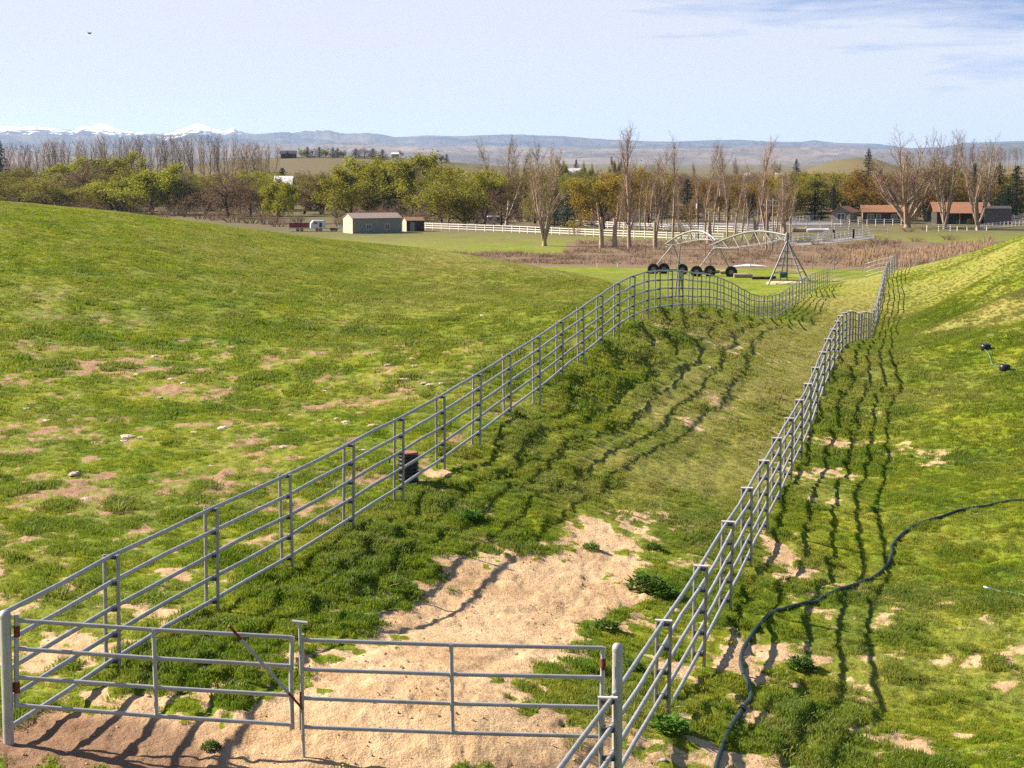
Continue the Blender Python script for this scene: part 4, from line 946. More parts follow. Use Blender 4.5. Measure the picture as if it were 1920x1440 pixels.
for k in range(95):
    x = 820 + k * 10.2 + rnd.uniform(-7, 7); D = rnd.uniform(268, 340 if x > 1080 else 298)
    if x > 1690:
        D = rnd.uniform(310, 400)
        if k % 2: continue
    if 1560 < x < 1760 and k % 2: D = rnd.uniform(300, 340)
    yb = 302 + 13.7 * F / D; hh = rnd.uniform(6, 14) * (1.6 if 1630 < x < 1700 else 1)
    plant('brush%d' % (k % 2), x, yb - hh, D, rnd.uniform(26, 50), 'low bare brown bush in the brush strip beyond the pasture', 'bush', 'low bushes of the brush strip', 'brown_bush')
for x, yt, yb, w, lb in [(1540,398,414,40,'dark rounded shrub left of the house porch'),(1575,402,416,34,'pale shrub in front of the house porch')]:
    plant('fir1' if x < 1560 else 'brush0', x, yt, dy(yb), w, lb, 'shrub', None, 'garden_shrub')

# ------------------------------------------------------------------ buildings
def bm_box(n, m_, par, c, s, rz=0): k = MB(); k.box(c, s, rz); return k.build(n, m_, par)
sage = simple('sage_siding', (0.24, 0.255, 0.215), .8, 0, .06, 2, .2); brownroof = simple('brown_metal_roof', (0.22, 0.17, 0.145), .55, .1, .08, 2, .4)
rustroof = simple('orange_shingles', (0.22, 0.105, 0.058), .9, 0, .25, 3, .2, .3); darkw = simple('dark_siding', (0.055, 0.045, 0.045), .85, 0, .2, 2, .2); stonew = simple('grey_stucco', (0.20, 0.185, 0.16), .9, 0, .1, 2)
glass = simple('dark_glass', (0.02, 0.025, 0.03), .12, 0, .1, 2, .6); trimw = simple('white_trim', (0.60, 0.59, 0.58), .6, 0, .05, 2); woodp = simple('orange_wood', (0.45, 0.20, 0.06), .8, 0, .2, 3)
beige = simple('beige_sunlit_siding', (0.42, 0.36, 0.27), .8, 0, .06, 2)  # sunlit tone for the barn gable; also used on shed gable and far sheds
redm = simple('dark_red_paint', (0.15, 0.02, 0.02), .6, 0, .3, 5); asph = simple('grey_gravel', (0.2, 0.185, 0.18), .95, 0, .1, 1)
def gabled(name, x, yb, L, Wd, hw, hr, phi, label, cat, wall, roofm, ov=.25, D=None, ribs=False, gwall=None):
    D = D or dy(yb); p = at(x, 400, D); r = empty(name, (p.x, D, hz(p.x, D)), phi, label, cat)
    m = MB(); m.box((L / 2, Wd / 2, hw / 2 - .1), (L, Wd, hw + .2)); m.build('wall', wall, r)
    for q, nm in ((0, 'gable'), (1, 'gable')):
        m = MB(); xx = -.01 if q == 0 else L + .01; t = .02 if q == 0 else -.02
        v = [(xx, 0, -.15), (xx, Wd, -.15), (xx, Wd, hw), (xx, Wd / 2, hr - .02), (xx, 0, hw)]; v2 = [(a + t, b_, c) for a, b_, c in v]
        m.add(v + v2, [(4, 3, 2, 1, 0), (5, 6, 7, 8, 9)] + [(i, (i + 1) % 5, 5 + (i + 1) % 5, 5 + i) for i in range(5)]); m.build(nm, gwall or wall, r)
    m = MB(); th = .10; sl = (hr - hw) / (Wd / 2); e = -ov * sl
    v = [(-ov, -ov, hw + e), (L + ov, -ov, hw + e), (L + ov, Wd / 2, hr), (-ov, Wd / 2, hr), (-ov, Wd + ov, hw + e), (L + ov, Wd + ov, hw + e)]; v2 = [(a, b_, c + th) for a, b_, c in v]
    m.add(v + v2, [(0, 3, 2, 1), (3, 4, 5, 2), (6, 7, 8, 9), (9, 8, 11, 10), (0, 1, 7, 6), (4, 10, 11, 5), (0, 6, 9, 3), (3, 9, 10, 4), (1, 2, 8, 7), (2, 5, 11, 8)])
    if ribs:
        for k in range(int(L / .6)):
            xx = k * .6 + .3; m.add([(xx, -ov, hw + e + th + .03), (xx + .05, -ov, hw + e + th + .03), (xx + .05, Wd / 2, hr + th + .03), (xx, Wd / 2, hr + th + .03), (xx, -ov, hw + e + th - .01), (xx + .05, -ov, hw + e + th - .01), (xx + .05, Wd / 2, hr + th - .01), (xx, Wd / 2, hr + th - .01)], [(0, 1, 2, 3), (0, 4, 5, 1), (1, 5, 6, 2), (3, 7, 4, 0)])
    m.build('roof', roofm, r)
    return r
def window(par, x, z, w, h, y=-.03, pan=2, nm='window'):
    f = MB()
    for a, b_, c, d in ((x - w / 2, x + w / 2, z - h / 2, z - h / 2 + .09), (x - w / 2, x + w / 2, z + h / 2 - .09, z + h / 2)): f.box(((a + b_) / 2, y, (c + d) / 2), (b_ - a, .08, d - c))
    for k in range(pan + 1): f.box((x - w / 2 + .045 + k * (w - .09) / pan, y - .004, z), (.09, .08, h - .01))
    fo = f.build(nm, trimw, par); g = MB(); g.box((x, y + .02, z), (w - .06, .03, h - .06)); g.build('pane', glass, fo)
bn = gabled('metal_barn', 661, 437, 9.8, 6.2, 2.85, 3.75, R(21.7), 'long grey-green metal barn with a gable coloured sunlit beige and two white windows', 'barn', sage, brownroof, .15, ribs=True, gwall=beige)  # same siding all round; sunlight on the gable is put into its colour
for k in range(60): pass
window(bn, 3.2, 1.25, 1.0, 1.1); window(bn, 6.9, 1.25, 1.0, 1.1)
m = MB()
for k in range(32):
    m.box((.15 + k * .306, -.02, 1.35), (.04, .03, 2.75))
m.build('siding_rib', sage, bn)
sdw = gabled('small_shed', 762, 433, 3.6, 3.0, 2.1, 2.7, R(18), 'little dark shed with rusty brown roof right of the barn', 'shed', darkw, simple('rusty_tin', (.20, .11, .065), .8, 0, .3, 3), .15, gwall=beige)
m = MB(); m.box((1.2, -.03, .95), (.9, .05, 1.8)); m.build('door', sage, sdw)
hs_ = gabled('ranch_house', 1618, 418, 9, 7, 2.6, 3.9, R(-8), 'ranch house with orange-brown roof and white windows', 'house', darkw, rustroof, .5, gwall=stonew)
window(hs_, 1.7, 1.45, 1.5, 1.35); window(hs_, 3.4, 1.45, 1.0, 1.35, pan=1); window(hs_, 6.8, 1.45, 1.3, 1.1)
wg = gabled('house_wing', 1594, 417, 5.0, 4.2, 2.5, 3.6, R(62), 'front wing of the ranch house with grey gable and big white window', 'house wing', stonew, rustroof, .5, gwall=stonew)
ww = MB(); ww.box((-.06, 2.1, 1.35), (.06, 1.9, 1.5)); fo = ww.build('window', trimw, wg); g_ = MB(); g_.box((-.1, 1.65, 1.35), (.03, .75, 1.25)); g_.build('pane', glass, fo); g_ = MB(); g_.box((-.1, 2.55, 1.35), (.03, .75, 1.25)); g_.build('pane', glass, fo)
pc = empty('porch', at(1566, 417, dy(416)), 0, 'small dark porch with thin posts at the left end of the house', 'porch'); pc.location.z = -7
m = MB(); m.box((1.5, 1.5, 2.55), (4.2, 3.2, .14)); m.build('roof', rustroof, pc)
for x in (-.3, 1.2, 2.6):
    m = MB(); m.tube([(x, .1, 0), (x, .1, 2.5)], .06, 6); m.build('post', trimw, pc)
bm_box('wall', darkw, pc, (1.5, 2.9, 1.2), (3.6, .12, 2.5))
stb = gabled('stable', 1757, 419, 11, 9, 2.9, 4.6, R(-4), 'low stable with orange shingle roof and open posted front', 'stable', darkw, rustroof, .9, gwall=darkw)
for k, x in enumerate((4.6, 7.4, 10.0)):
    m = MB(); m.box((x, -2.2, 1.2), (.14, .14, 2.4)); m.build('post', woodp, stb)
m = MB(); v = [(2.5, -2.6, 2.35), (11.4, -2.6, 2.35), (11.4, .2, 3.2), (2.5, .2, 3.2)]; m.add(v + [(a, b_, c + .1) for a, b_, c in v], [(0, 3, 2, 1), (4, 5, 6, 7), (0, 1, 5, 4), (1, 2, 6, 5), (3, 0, 4, 7)]); m.build('awning', rustroof, stb)
m = MB(); m.tube([(6.9, -.6, 0), (6.9, -.6, 1.2)], [.5, .5], 14); m.build('feed_bin', woodp, stb)
st2 = gabled('stone_barn', 1846, 420, 5.8, 6.5, 3.4, 3.9, R(-6), 'blank dark grey shed wall right of the stable posts', 'shed', simple('dark_block', (.10, .095, .09), .95, 0, .25, 3), darkw, .1)
gb = gabled('grey_outbuilding', 1738, 413, 3.6, 5, 3.0, 3.7, 0, 'small grey outbuilding between the two big bare trees', 'outbuilding', stonew, rustroof, .2, gwall=stonew)
# far sheds and roofs
for x, yb, D, L, h, lb in [(514, 336, 560, 5, 3.2, 'distant long white-roofed shed above the small conical tree'), (1058, 321, 900, 8, 2.6, 'distant low white shed on the plain'), (735, 290, 1420, 5, 3, 'tiny white house on the distant hilltop'), (1455, 330, 800, 3.5, 2.4, 'distant pale roof left of the skyline conifer'), (1395, 330, 830, 2.5, 2.2, 'small distant pale roof on the plain')]:
    p = at(x, 400, D); z = max(hz(p.x, D), at(x, yb, D).z - h) if D < 1300 else hz(p.x, D)
    r = gabled('far_shed', x, yb, L, 6, h, h + 1.0, 0, lb, 'shed', beige, trimw, .2, D=D); r.location.z = z if D > 1300 else r.location.z
    if D < 1300:
        # stands on its own ground, walls tall enough to show over the trees
        r.scale.z = (at(x, yb - 6, D).z - r.location.z) / (h + 1.1)
hh_ = gabled('hilltop_house', 528, 288, 11, 8, 3.5, 5.5, R(10), 'dark hilltop house at the left end of the distant ridge', 'house', darkw, darkw, .4, D=1400)
hh_.location.z = hz(hh_.location.x, 1400)

# vehicles beside the barn
def wheel(par, x, y, r, n='wheel'):
    m = MB(); m.tube([(x, y - .12, r), (x, y + .12, r)], r, 16); w = m.build(n, tirem, par); m = MB(); m.tube([(x, y - .14, r), (x, y + .14, r)], r * .5, 12); m.build('rim', galv, w)
D = dy(433); p = at(583, 430, D); tr_ = empty('horse_trailer', (p.x, D, hz(p.x, D)), R(12), 'small white horse trailer left of the barn', 'trailer')
m = MB(); v = []
for y in (0, 1.9): v += [(0, y, .55), (2.9, y, .55), (2.9, y, 2.05), (2.6, y, 2.15), (.5, y, 2.15), (0, y, 1.5)]
m.add(v, [(0, 1, 2, 3, 4, 5), (11, 10, 9, 8, 7, 6)] + [(i, 6 + i, 6 + (i + 1) % 6, (i + 1) % 6) for i in range(6)]); m.build('body', trimw, tr_)
bm_box('door', glass, tr_, (1.9, -.03, 1.3), (.5, .05, .9)); bm_box('window', glass, tr_, (.9, -.03, 1.65), (.7, .05, .3))
for x in (1.2, 1.9): wheel(tr_, x, -.02, .32)
bm_box('hitch', galv, tr_, (3.5, .95, .5), (1.2, .1, .1))
p = at(540, 430, D); fb = empty('flatbed_trailer', (p.x, D, hz(p.x, D)), R(8), 'long dark red stock trailer with slatted sides at the field edge', 'trailer')
bm_box('deck', galv, fb, (2.3, 1.0, .6), (4.8, 2.0, .12)); m = MB()
for k in range(7): m.box((.45 + k * .6, 0, 1.15), (.07, .06, 1.0))
for z in (.8, 1.05, 1.3, 1.55): m.box((2.3, -.012, z), (4.0, .05, .14))
m.build('side_panel', redm, fb); m = MB(); m.box((2.3, 1.95, 1.15), (4.0, .06, 1.0)); m.build('side_panel', redm, fb)
for x in (1.9, 2.7): wheel(fb, x, -.1, .33)
p = at(619, 432, D); jk = empty('scrap_cart', (p.x, D, hz(p.x, D)), 0, 'small dark cart with pale load between trailer and barn', 'cart')
bm_box('tray', redm, jk, (.7, .6, .5), (1.5, 1.0, .35)); bm_box('load', trimw, jk, (1.7, .4, .75), (.8, .7, .5)); wheel(jk, .4, 0, .28); wheel(jk, 1.1, 0, .28)
D = dy(423); p = at(912, 420, D); rv = empty('camper_trailer', (p.x, D, hz(p.x, D)), R(5), 'white camper trailer behind the white fence under the trees', 'camper')
m = MB(); v = []
for y in (0, 2.1): v += [(0, y, .5), (3.3, y, .5), (3.6, y, 1.4), (3.2, y, 2.1), (.3, y, 2.1), (0, y, 1.7)]
m.add(v, [(0, 1, 2, 3, 4, 5), (11, 10, 9, 8, 7, 6)] + [(i, 6 + i, 6 + (i + 1) % 6, (i + 1) % 6) for i in range(6)]); m.build('body', trimw, rv); bm_box('window', glass, rv, (1, -.03, 1.5), (.9, .05, .5)); bm_box('window', glass, rv, (2.5, -.03, 1.5), (.7, .05, .5)); wheel(rv, 1.6, -.02, .33)
D = dy(408); p = at(1726, 400, D); rv2 = empty('white_pickup', (p.x, D - 6, hz(p.x, D)), R(4), 'white vehicle with red stripe parked between the big bare trees', 'vehicle')
m = MB(); v = []
for y in (0, 1.9): v += [(0, y, .45), (2.3, y, .45), (2.3, y, 1.0), (1.8, y, 1.1), (1.5, y, 1.75), (.4, y, 1.75), (0, y, 1.1)]
m.add(v, [(0, 1, 2, 3, 4, 5, 6), (13, 12, 11, 10, 9, 8, 7)] + [(i, 7 + i, 7 + (i + 1) % 7, (i + 1) % 7) for i in range(7)]); m.build('body', trimw, rv2); bm_box('stripe', redm, rv2, (1.2, -.03, .85), (2.0, .04, .3)); bm_box('window', glass, rv2, (1.0, -.03, 1.4), (.9, .04, .4)); wheel(rv2, .5, -.02, .32); wheel(rv2, 1.8, -.02, .32)

# ------------------------------------------------------------------ white rail fences in the valley
def rail_fence(pts, label, h=1.35, rails=3, step=2.6, m_=None, name='rail_fence', cat='fence', w=.13, rw=.14, z0=None):
    m_ = m_ or white_m; Q = []
    for x, y in pts:
        D = dy(y); p = at(x, y, D); Q.append(Vector((p.x, D, hz(p.x, D) if z0 is None else z0)))
    o = Q[0].copy(); root = empty(name, o, 0, label, cat); tot = 0
    pm_ = MB(); pm_.box((0, 0, h / 2 - .1), (w, w, h + .25)); pm_.box((0, 0, h + .04), (w + .05, w + .05, .05)); pme = pm_.mesh('post', m_)
    L = sum((b_ - a).length for a, b_ in zip(Q[:-1], Q[1:])); step = max(step, L / 80)
    for a, b_ in zip(Q[:-1], Q[1:]):
        d = b_ - a; n = max(1, int(round(d.length / step))); ang = math.atan2(d.y, d.x)
        for k in range(n + (b_ is Q[-1])): put('post', pme, root, a + d * k / n - o, ang)
    for k in range(rails):
        z = h - .1 - k * (h - .3) / max(rails - .6, 1); m = MB()
        for a, b_ in zip(Q[:-1], Q[1:]):
            d = b_ - a; c = (a + b_) / 2 - o; m.box((c.x, c.y, c.z + z), (d.length, .05, rw), math.atan2(d.y, d.x))
        m.build('rail', m_, root)
    return root
rail_fence([(757,427),(812,429.5),(960,435),(1130,443),(1250,448),(1356,451)], 'long white three-rail fence running from the little shed to behind the pivot')
rail_fence([(1080,424),(1170,428),(1260,432),(1400,437),(1450,438)], 'second white rail fence, parallel behind the long one')
rail_fence([(1165,416),(1300,413),(1400,410),(1442,407)], 'far white rail fence in tree shade below the round evergreen')
rail_fence([(1480,418),(1530,413)], 'short white fence left of the dark garden shrub')
rail_fence([(1395,426),(1490,424),(1560,424),(1690,421)], 'white rail fence closest to the front of the house')
rail_fence([(1400,436),(1485,434),(1618,433.5)], 'bright white rail fence ending in a corner post before the house')
rail_fence([(1440,458),(1487,455),(1543,449),(1562,441)], 'white rail fence climbing right behind the pivot tower')
rail_fence([(1562,451),(1598,446),(1630,441)], 'short grey-white fence right of the dark gate posts')
rail_fence([(1628,436),(1665,436)], 'short white fence section with a thick end post', 1.2, 2)
rail_fence([(1738,433),(1782,432)], 'short white fence section at the foot of the middle bare tree', 1.2, 3)
rail_fence([(1885,414),(1935,413)], 'bright white fence above the orange bank at the right edge')
rail_fence([(1838,429),(1925,421)], 'shaded white fence along the lane right of the stable', 1.1, 2)
rail_fence([(1795,432),(1850,431)], 'low white fence between the right bare tree and the stable', .9, 1)
rail_fence([(1700,424),(1745,423)], 'green pipe panel fence behind the biggest bare tree', 1.3, 4, 2.4, greenp, 'panel_fence', w=.07, rw=.05)
rail_fence([(1775,425),(1832,424)], 'green pipe panel fence in front of the stable posts', 1.3, 4, 2.4, greenp, 'panel_fence', w=.07, rw=.05)
def dark_post(x, yb, ht, label):
    D = dy(yb); p = at(x, yb, D); m = MB(); m.box((0, 0, ht / 2), (.35, .35, ht)); m.box((0, 0, ht), (.42, .42, .08)); o = m.build('gate_pillar', barkD, None, (p.x, D, hz(p.x, D))); tag(o, label, 'pillar')
dark_post(1563, 448, 1.7, 'left black gate pillar between the white fences'); dark_post(1600, 446, 1.6, 'right black gate pillar between the white fences')

# cross fences of galvanised pipe closing the lane and running behind the hills
def cross_fence(pts, label, rails=4, h=1.45, step=3.6, rr=.022, m_=galv, name='cross_fence', pr=.035):
    Q = [Vector(p) for p in pts]; o = Q[0].copy(); root = empty(name, o, 0, label, 'fence')
    pm_ = MB(); pm_.tube([(0, 0, -.4), (0, 0, h + .08)], pr, 6); pme = pm_.mesh('post', m_); J = []
    for a, b_ in zip(Q[:-1], Q[1:]):
        n = max(1, int(round((b_ - a).length / step)))
        for k in range(n): J.append(a.lerp(b_, k / n))
    J.append(Q[-1])
    for q in J: q.z = gz(q.x, q.y); put('post', pme, root, q - o)
    for k in range(rails):
        m = MB(); m.tube([q - o + Vector((0, 0, h - .02 - k * (h - .25) / (rails - 1))) for q in J], rr, 5); m.build('rail', m_, root)
    return root
def gp(x, D): u = (x - 960) / F; return (u * D / ct, D, 0)
cross_fence([gp(1556, 194), gp(1618, 197), gp(1672, 186)], 'pipe cross fence closing the far end of the lane', step=5.5)
cross_fence([gp(1685, 197), gp(1740, 205), gp(1800, 214), gp(1862, 224), gp(1930, 236)], 'pipe fence running right from the lane end behind the hill crest', step=4.6)
wirem = simple('old_wire', (.12, .09, .08), .7, .2, .2, 10)
cross_fence([gp(1010, 262), gp(1180, 264), gp(1330, 262), gp(1480, 258), gp(1560, 252), gp(1668, 246)], 'old wire fence in front of the brush strip', 3, 1.2, 5.0, .014, simple('grey_wood_post', (.22, .18, .15), .9, 0, .3, 4), 'wire_fence', .05)
cross_fence([gp(1190, 290), gp(1300, 286), gp(1440, 284)], 'dark stake fence in the brush behind the pivot wheels', 2, 1.9, 1.6, .012, wirem, 'stake_fence', .03)
for x, y in ((1120, 497), (1158, 497)):
    D = dy(y, -6.6); p = at(x, y, D); m = MB(); m.tube([(0, 0, -.3), (0, 0, .55)], .055, 7); o = m.build('marker_post', trimw, None, (p.x, D, gz(p.x, D))); tag(o, 'short pale marker post at the pasture edge, %s one' % ('left' if x < 1140 else 'right'), 'post')

# ------------------------------------------------------------------ centre pivot irrigator
piv = at(1475, 530, 213); zp = gz(piv.x, 213); pr_ = empty('centre_pivot', (piv.x, 213, zp), 0, 'galvanised centre pivot irrigator with four-legged tower and arched truss spans', 'irrigator')
o = pr_.location; U = 213 / F
def P3(x, y, D): return at(x, y, D) - o
m = MB(); m.tube([P3(1475, 527, 213), P3(1476, 440, 213)], .11, 12); m.tube([P3(1476, 450, 213), P3(1476, 441, 213), P3(1476, 436, 213)], [.24, .24, .15], 12); m.build('riser_pipe', simple('pivot_galv', (.21, .21, .215), .5, .5, .15, 4), pr_)
pg = MATS['pivot_galv']; legs = []
for (xb, yb_, Db) in ((1440, 531, 210.5), (1507, 534, 210.5), (1462, 524, 216), (1519, 520, 216)):
    a = Vector((P3(xb, yb_, Db).x, Db - 213, 0)); a.z = -.1; t = P3(1476, 452, 213); legs.append((a, t)); m = MB(); m.tube([a, t], .09, 6); m.build('leg', pg, pr_)
for f in (.12, .28, .44, .60, .76):
    m = MB(); Q = [legs[i][0].lerp(legs[i][1], f) for i in (0, 1, 3, 2, 0)]
    m.tube(Q, .045, 5); m.build('brace_ring', pg, pr_)
bx = MB(); bx.box(P3(1469, 515, 212), (.75, .4, .55)); bx.build('control_box', greenp, pr_)
m = MB(); c = P3(1475, 532, 213); m.tube([(c.x, c.y, -.08), (c.x, c.y, .10)], 2.2, 24); m.build('concrete_pad', simple('sandy_concrete', (.5, .38, .27), .95, 0, .2, 4), pr_)
def span(pts, D0, D1, drop, label, nb):
    xs_ = [p[0] for p in pts]; ys_ = [p[1] for p in pts]; n = nb * 2
    T = []
    for k in range(n + 1):
        x = xs_[0] + (xs_[-1] - xs_[0]) * k / n; T.append(P3(x, float(np.interp(x, xs_, ys_)), D0 + (D1 - D0) * k / n))
    # smooth the arch
    for _ in range(2): T = [T[0]] + [(T[i - 1] + T[i] * 2 + T[i + 1]) / 4 for i in range(1, n)] + [T[-1]]
    r = MB(); r.tube(T, .115, 8); sp_ = r.build('span_pipe', pg, pr_)
    lowL, lowR = [], []
    for k in range(n + 1):
        f = k / n; dr = drop * math.sin(math.pi * min(max(f, .06), .94)) ** .7
        lowL.append(T[k] + Vector((0, -.85 * math.sin(math.pi * f) ** .5 if 0 < f < 1 else 0, -dr))); lowR.append(T[k] + Vector((0, .85 * math.sin(math.pi * f) ** .5 if 0 < f < 1 else 0, -dr)))
    for Q in (lowL, lowR): m = MB(); m.tube(Q, .042, 5); m.build('truss_rod', pg, sp_)
    for Q in (lowL, lowR):
        m = MB()
        for k in range(n): m.tube([T[k] if k % 2 == 0 else Q[k], Q[k + 1] if k % 2 == 0 else T[k + 1]], .042, 4)
        m.build('truss_brace', pg, sp_)
    return T
span([(1248,458),(1262,447),(1285,436),(1306,431),(1322,435),(1338,443),(1342,451)][::1], 236, 228, 1.1, '', 6)
span([(1334,460),(1350,452),(1372,444),(1392,437),(1412,433),(1440,434),(1474,441)], 228, 213, 1.5, '', 7)
for (x, y0, xw, D) in ((1262, 462, (1225, 1246, 1279), 236), (1345, 460, (1306, 1333, 1371), 230)):
    zt = [Vector((P3(q, 500, D).x, D - 213 + (1.2 if i == 1 else 0), gz(at(q, 500, D).x, D) - o.z + .55)) for i, q in enumerate(xw)]
    T = P3(x, y0 - 4, D)
    for i in (0, 2): m = MB(); m.tube([zt[i], T], .06, 6); m.build('leg', pg, pr_)
    m = MB(); m.tube([zt[0], zt[2]], .05, 6); m.build('drive_beam', simple('dark_steel%d' % x, (.06, .05, .05), .6, .2, .2, 5), pr_)
    for q in zt:
        m = MB(); m.tube([q + Vector((0, -.22, 0)), q + Vector((0, .22, 0))], .66, 20)
        for a_ in range(20):
            an = a_ * math.pi / 10; m.box(q + Vector((math.cos(an) * .66, 0, math.sin(an) * .66)), (.09, .46, .09))
        wh = m.build('wheel', tirem, pr_); m = MB(); m.tube([q + Vector((0, -.24, 0)), q + Vector((0, .24, 0))], .27, 12); m.build('hub', pg, wh)
for x0, y0, x1, y1, D in ((1266, 556, 1275, 445, 186), (1281, 553, 1270, 480, 186)):
    pass
c = at(1274, 554, 184); z = gz(c.x, 184); rs_ = empty('riser_stand', (c.x, 184, z), 0, 'pale steel A-frame stand seen through the fence below the pivot wheels', 'stand')
for a, b_, r_ in (((-.42, 0, -.2), (.02, 0, at(1272, 462, 184).z - z), .075), ((.35, 0, -.2), (.10, 0, 2.4), .09), ((.0, .5, -.2), (.04, 0, 2.6), .06)):
    m = MB(); m.tube([a, b_], r_, 8); m.build('leg', pg, rs_)
m = MB(); m.box((.02, 0, 2.2), (.55, .3, .5)); m.build('valve_box', galv, rs_)

# logs and pipes lying in the pasture
def log(x0, x1, y, r, m_, label, name='fallen_log', cat='log', D=None):
    D = D or dy(y, -6.6); a = at(x0, y, D); b_ = at(x1, y, D); zz = (gz(a.x, D) + gz(b_.x, D)) / 2 + r * .7; L = b_.x - a.x; n = max(3, int(L / .8)); rnd = random.Random(int(x0)); m = MB()
    m.tube([(L * k / n, rnd.uniform(-.05, .05), rnd.uniform(-.05, .05)) for k in range(n + 1)], [r * rnd.uniform(.82, 1.1) for k in range(n + 1)], 10)
    o_ = m.build(name, m_, None, (a.x, D, zz)); tag(o_, label, cat)
log(1292, 1352, 508, .26, logm, 'long pale log under the right pivot wheels'); log(1350, 1377, 511, .32, logm, 'thick pale log touching the right pivot wheel'); log(1376, 1411, 514, .30, logm, 'middle pale log in the line left of the pivot tower', D=228); log(1410, 1455, 519, .20, barkD, 'dark log nearest the left leg of the pivot tower', D=224)
log(1486, 1512, 431, .55, logm, 'fat brown log lying behind the white corner fence', D=dy(434)); log(1513, 1553, 432, .45, white_m, 'big white pipe lying behind the climbing white fence', 'white_pipe', 'pipe', D=dy(434.5))
D = dy(491, -6.9); p = at(1390, 491, D); m = MB(); v = [(-1.9, 0, 0), (-.8, -.5, .12), (1.3, -.5, .12), (2.0, 0, .02), (1.2, .7, .2), (-.6, .7, .25), (0, .1, .38)]
m.add(v, [(0, 1, 6), (1, 2, 6), (2, 3, 6), (3, 4, 6), (4, 5, 6), (5, 0, 6)]); o_ = m.build('white_tarp', trimw, None, (p.x * 1.0, 262 - 1.5, gz(p.x, 260))); o_.scale = (1.35, 1.3, .9); tag(o_, 'flat white tarp lying at the far edge of the pasture', 'tarp')
# utility poles
def pole(x, yt, yb, r, arms, label, m_=barkP):
    D = dy(yb); p = at(x, yb, D); z = hz(p.x, D); h = at(x, yt, D).z - z; rt_ = empty('utility_pole', (p.x, D, z), 0, label, 'utility pole')
    m = MB(); m.tube([(0, 0, -.5), (0, 0, h)], [r, r * .7], 8); m.build('pole', m_, rt_)
    for k, (dz, w) in enumerate(arms): m = MB(); m.box((.1, -.12, h - dz), (w, .1, .12)); m.build('crossarm', trimw, rt_)
    return rt_, h
pole(1437, 374, 468, .17, [(.9, 1.3)], 'left pale utility pole with short crossarm behind the high arch'); pole(1448.5, 372, 468, .13, [(.3, 1.7), (1.1, .9)], 'right utility pole with white crossarm'); r_, h_ = pole(1309, 367, 455, .10, [], 'thin dark utility pole right of the round evergreen', barkD)
m = MB(); m.tube([(-.25, 0, h_ - 2.1), (-.25, 0, h_ - 1.3)], .16, 10); m.build('transformer', trimw, r_)
pole(1482, 408, 452, .16, [], 'short plain pole just above the pivot tower')
# gravel road behind the fences
def strip(name, pts, m_, label, wz=.05):
    m = MB(); v = []; f = []
    for k, (x, y0, y1) in enumerate(pts):
        for y in (y0, y1):
            D = dy(y); p = at(x, y, D); v.append((p.x, D, hz(p.x, D) + wz))
        if k: f.append((2 * k - 2, 2 * k, 2 * k + 1, 2 * k - 1))
    m.add(v, f); o_ = m.build(name, m_); tag(o_, label, 'road', kind='structure')
strip('gravel_road', [(1090, 421.5, 419), (1200, 424, 418), (1300, 424, 417.5), (1400, 423, 416), (1500, 421, 414.5), (1580, 420, 415)], asph, 'pale gravel road between the white fences')
strip('gravel_track', [(1480, 462, 452), (1560, 455, 446), (1640, 446, 440)], asph, 'short grey gravel track by the dark pillars')
# tan reeds in front of the brush (too many to count)
rdm = leafmat('dry_reed', (.26, .18, .10), (.52, .39, .24), .5, 2)
t = MB(); rnd = random.Random(4)
for k in range(5200):
    x = rnd.uniform(1585, 1860); D = rnd.uniform(262, 300) + max(0, x - 1700) * .25; u = (x - 960) / F; X = u * D; z = gz(X, D); h = rnd.uniform(.3, 1.0) * (.5 + float(vn(np.array([X * .4]), np.array([D * .3]), 19)[0])); w = rnd.uniform(.03, .07); dx = rnd.gauss(0, .15); q = rnd.uniform(-1.5, 1.5); wx, wy = w * math.cos(q), w * math.sin(q) * 2
    t.add([(X - wx, D - wy, z), (X + wx, D + wy, z), (X + wx + dx, D + wy, z + h * .8), (X + dx, D, z + h)], [(0, 1, 2, 3)])
tag(t.build('reeds', rdm), 'band of dry tan reeds behind the lane end', 'reeds', kind='stuff')
t = MB(); brm = leafmat('dry_brush', (.13, .085, .06), (.34, .24, .17), .45, 2)
for k in range(24000):
    x = rnd.uniform(780, 1690); D = rnd.uniform(264, 345 if x > 1080 else 298); u = (x - 960) / F; X = u * D; n_ = float(vn(np.array([X * .25]), np.array([D * .2]), 9)[0])
    if n_ < .38: continue
    z = gz(X, D); h = rnd.uniform(.15, .55) * (.3 + n_); w = rnd.uniform(.03, .06); dx = rnd.gauss(0, .25); q = rnd.uniform(-1.5, 1.5); wx, wy = w * math.cos(q), w * math.sin(q) * 2
    t.add([(X - wx, D - wy, z), (X + wx, D + wy, z), (X + wx * .5 + dx, D + wy, z + h), (X + dx, D, z + h)], [(0, 1, 2, 3)])
tag(t.build('dry_brush', brm), 'low strip of dry purple-brown weeds beyond the pasture', 'weeds', kind='stuff')

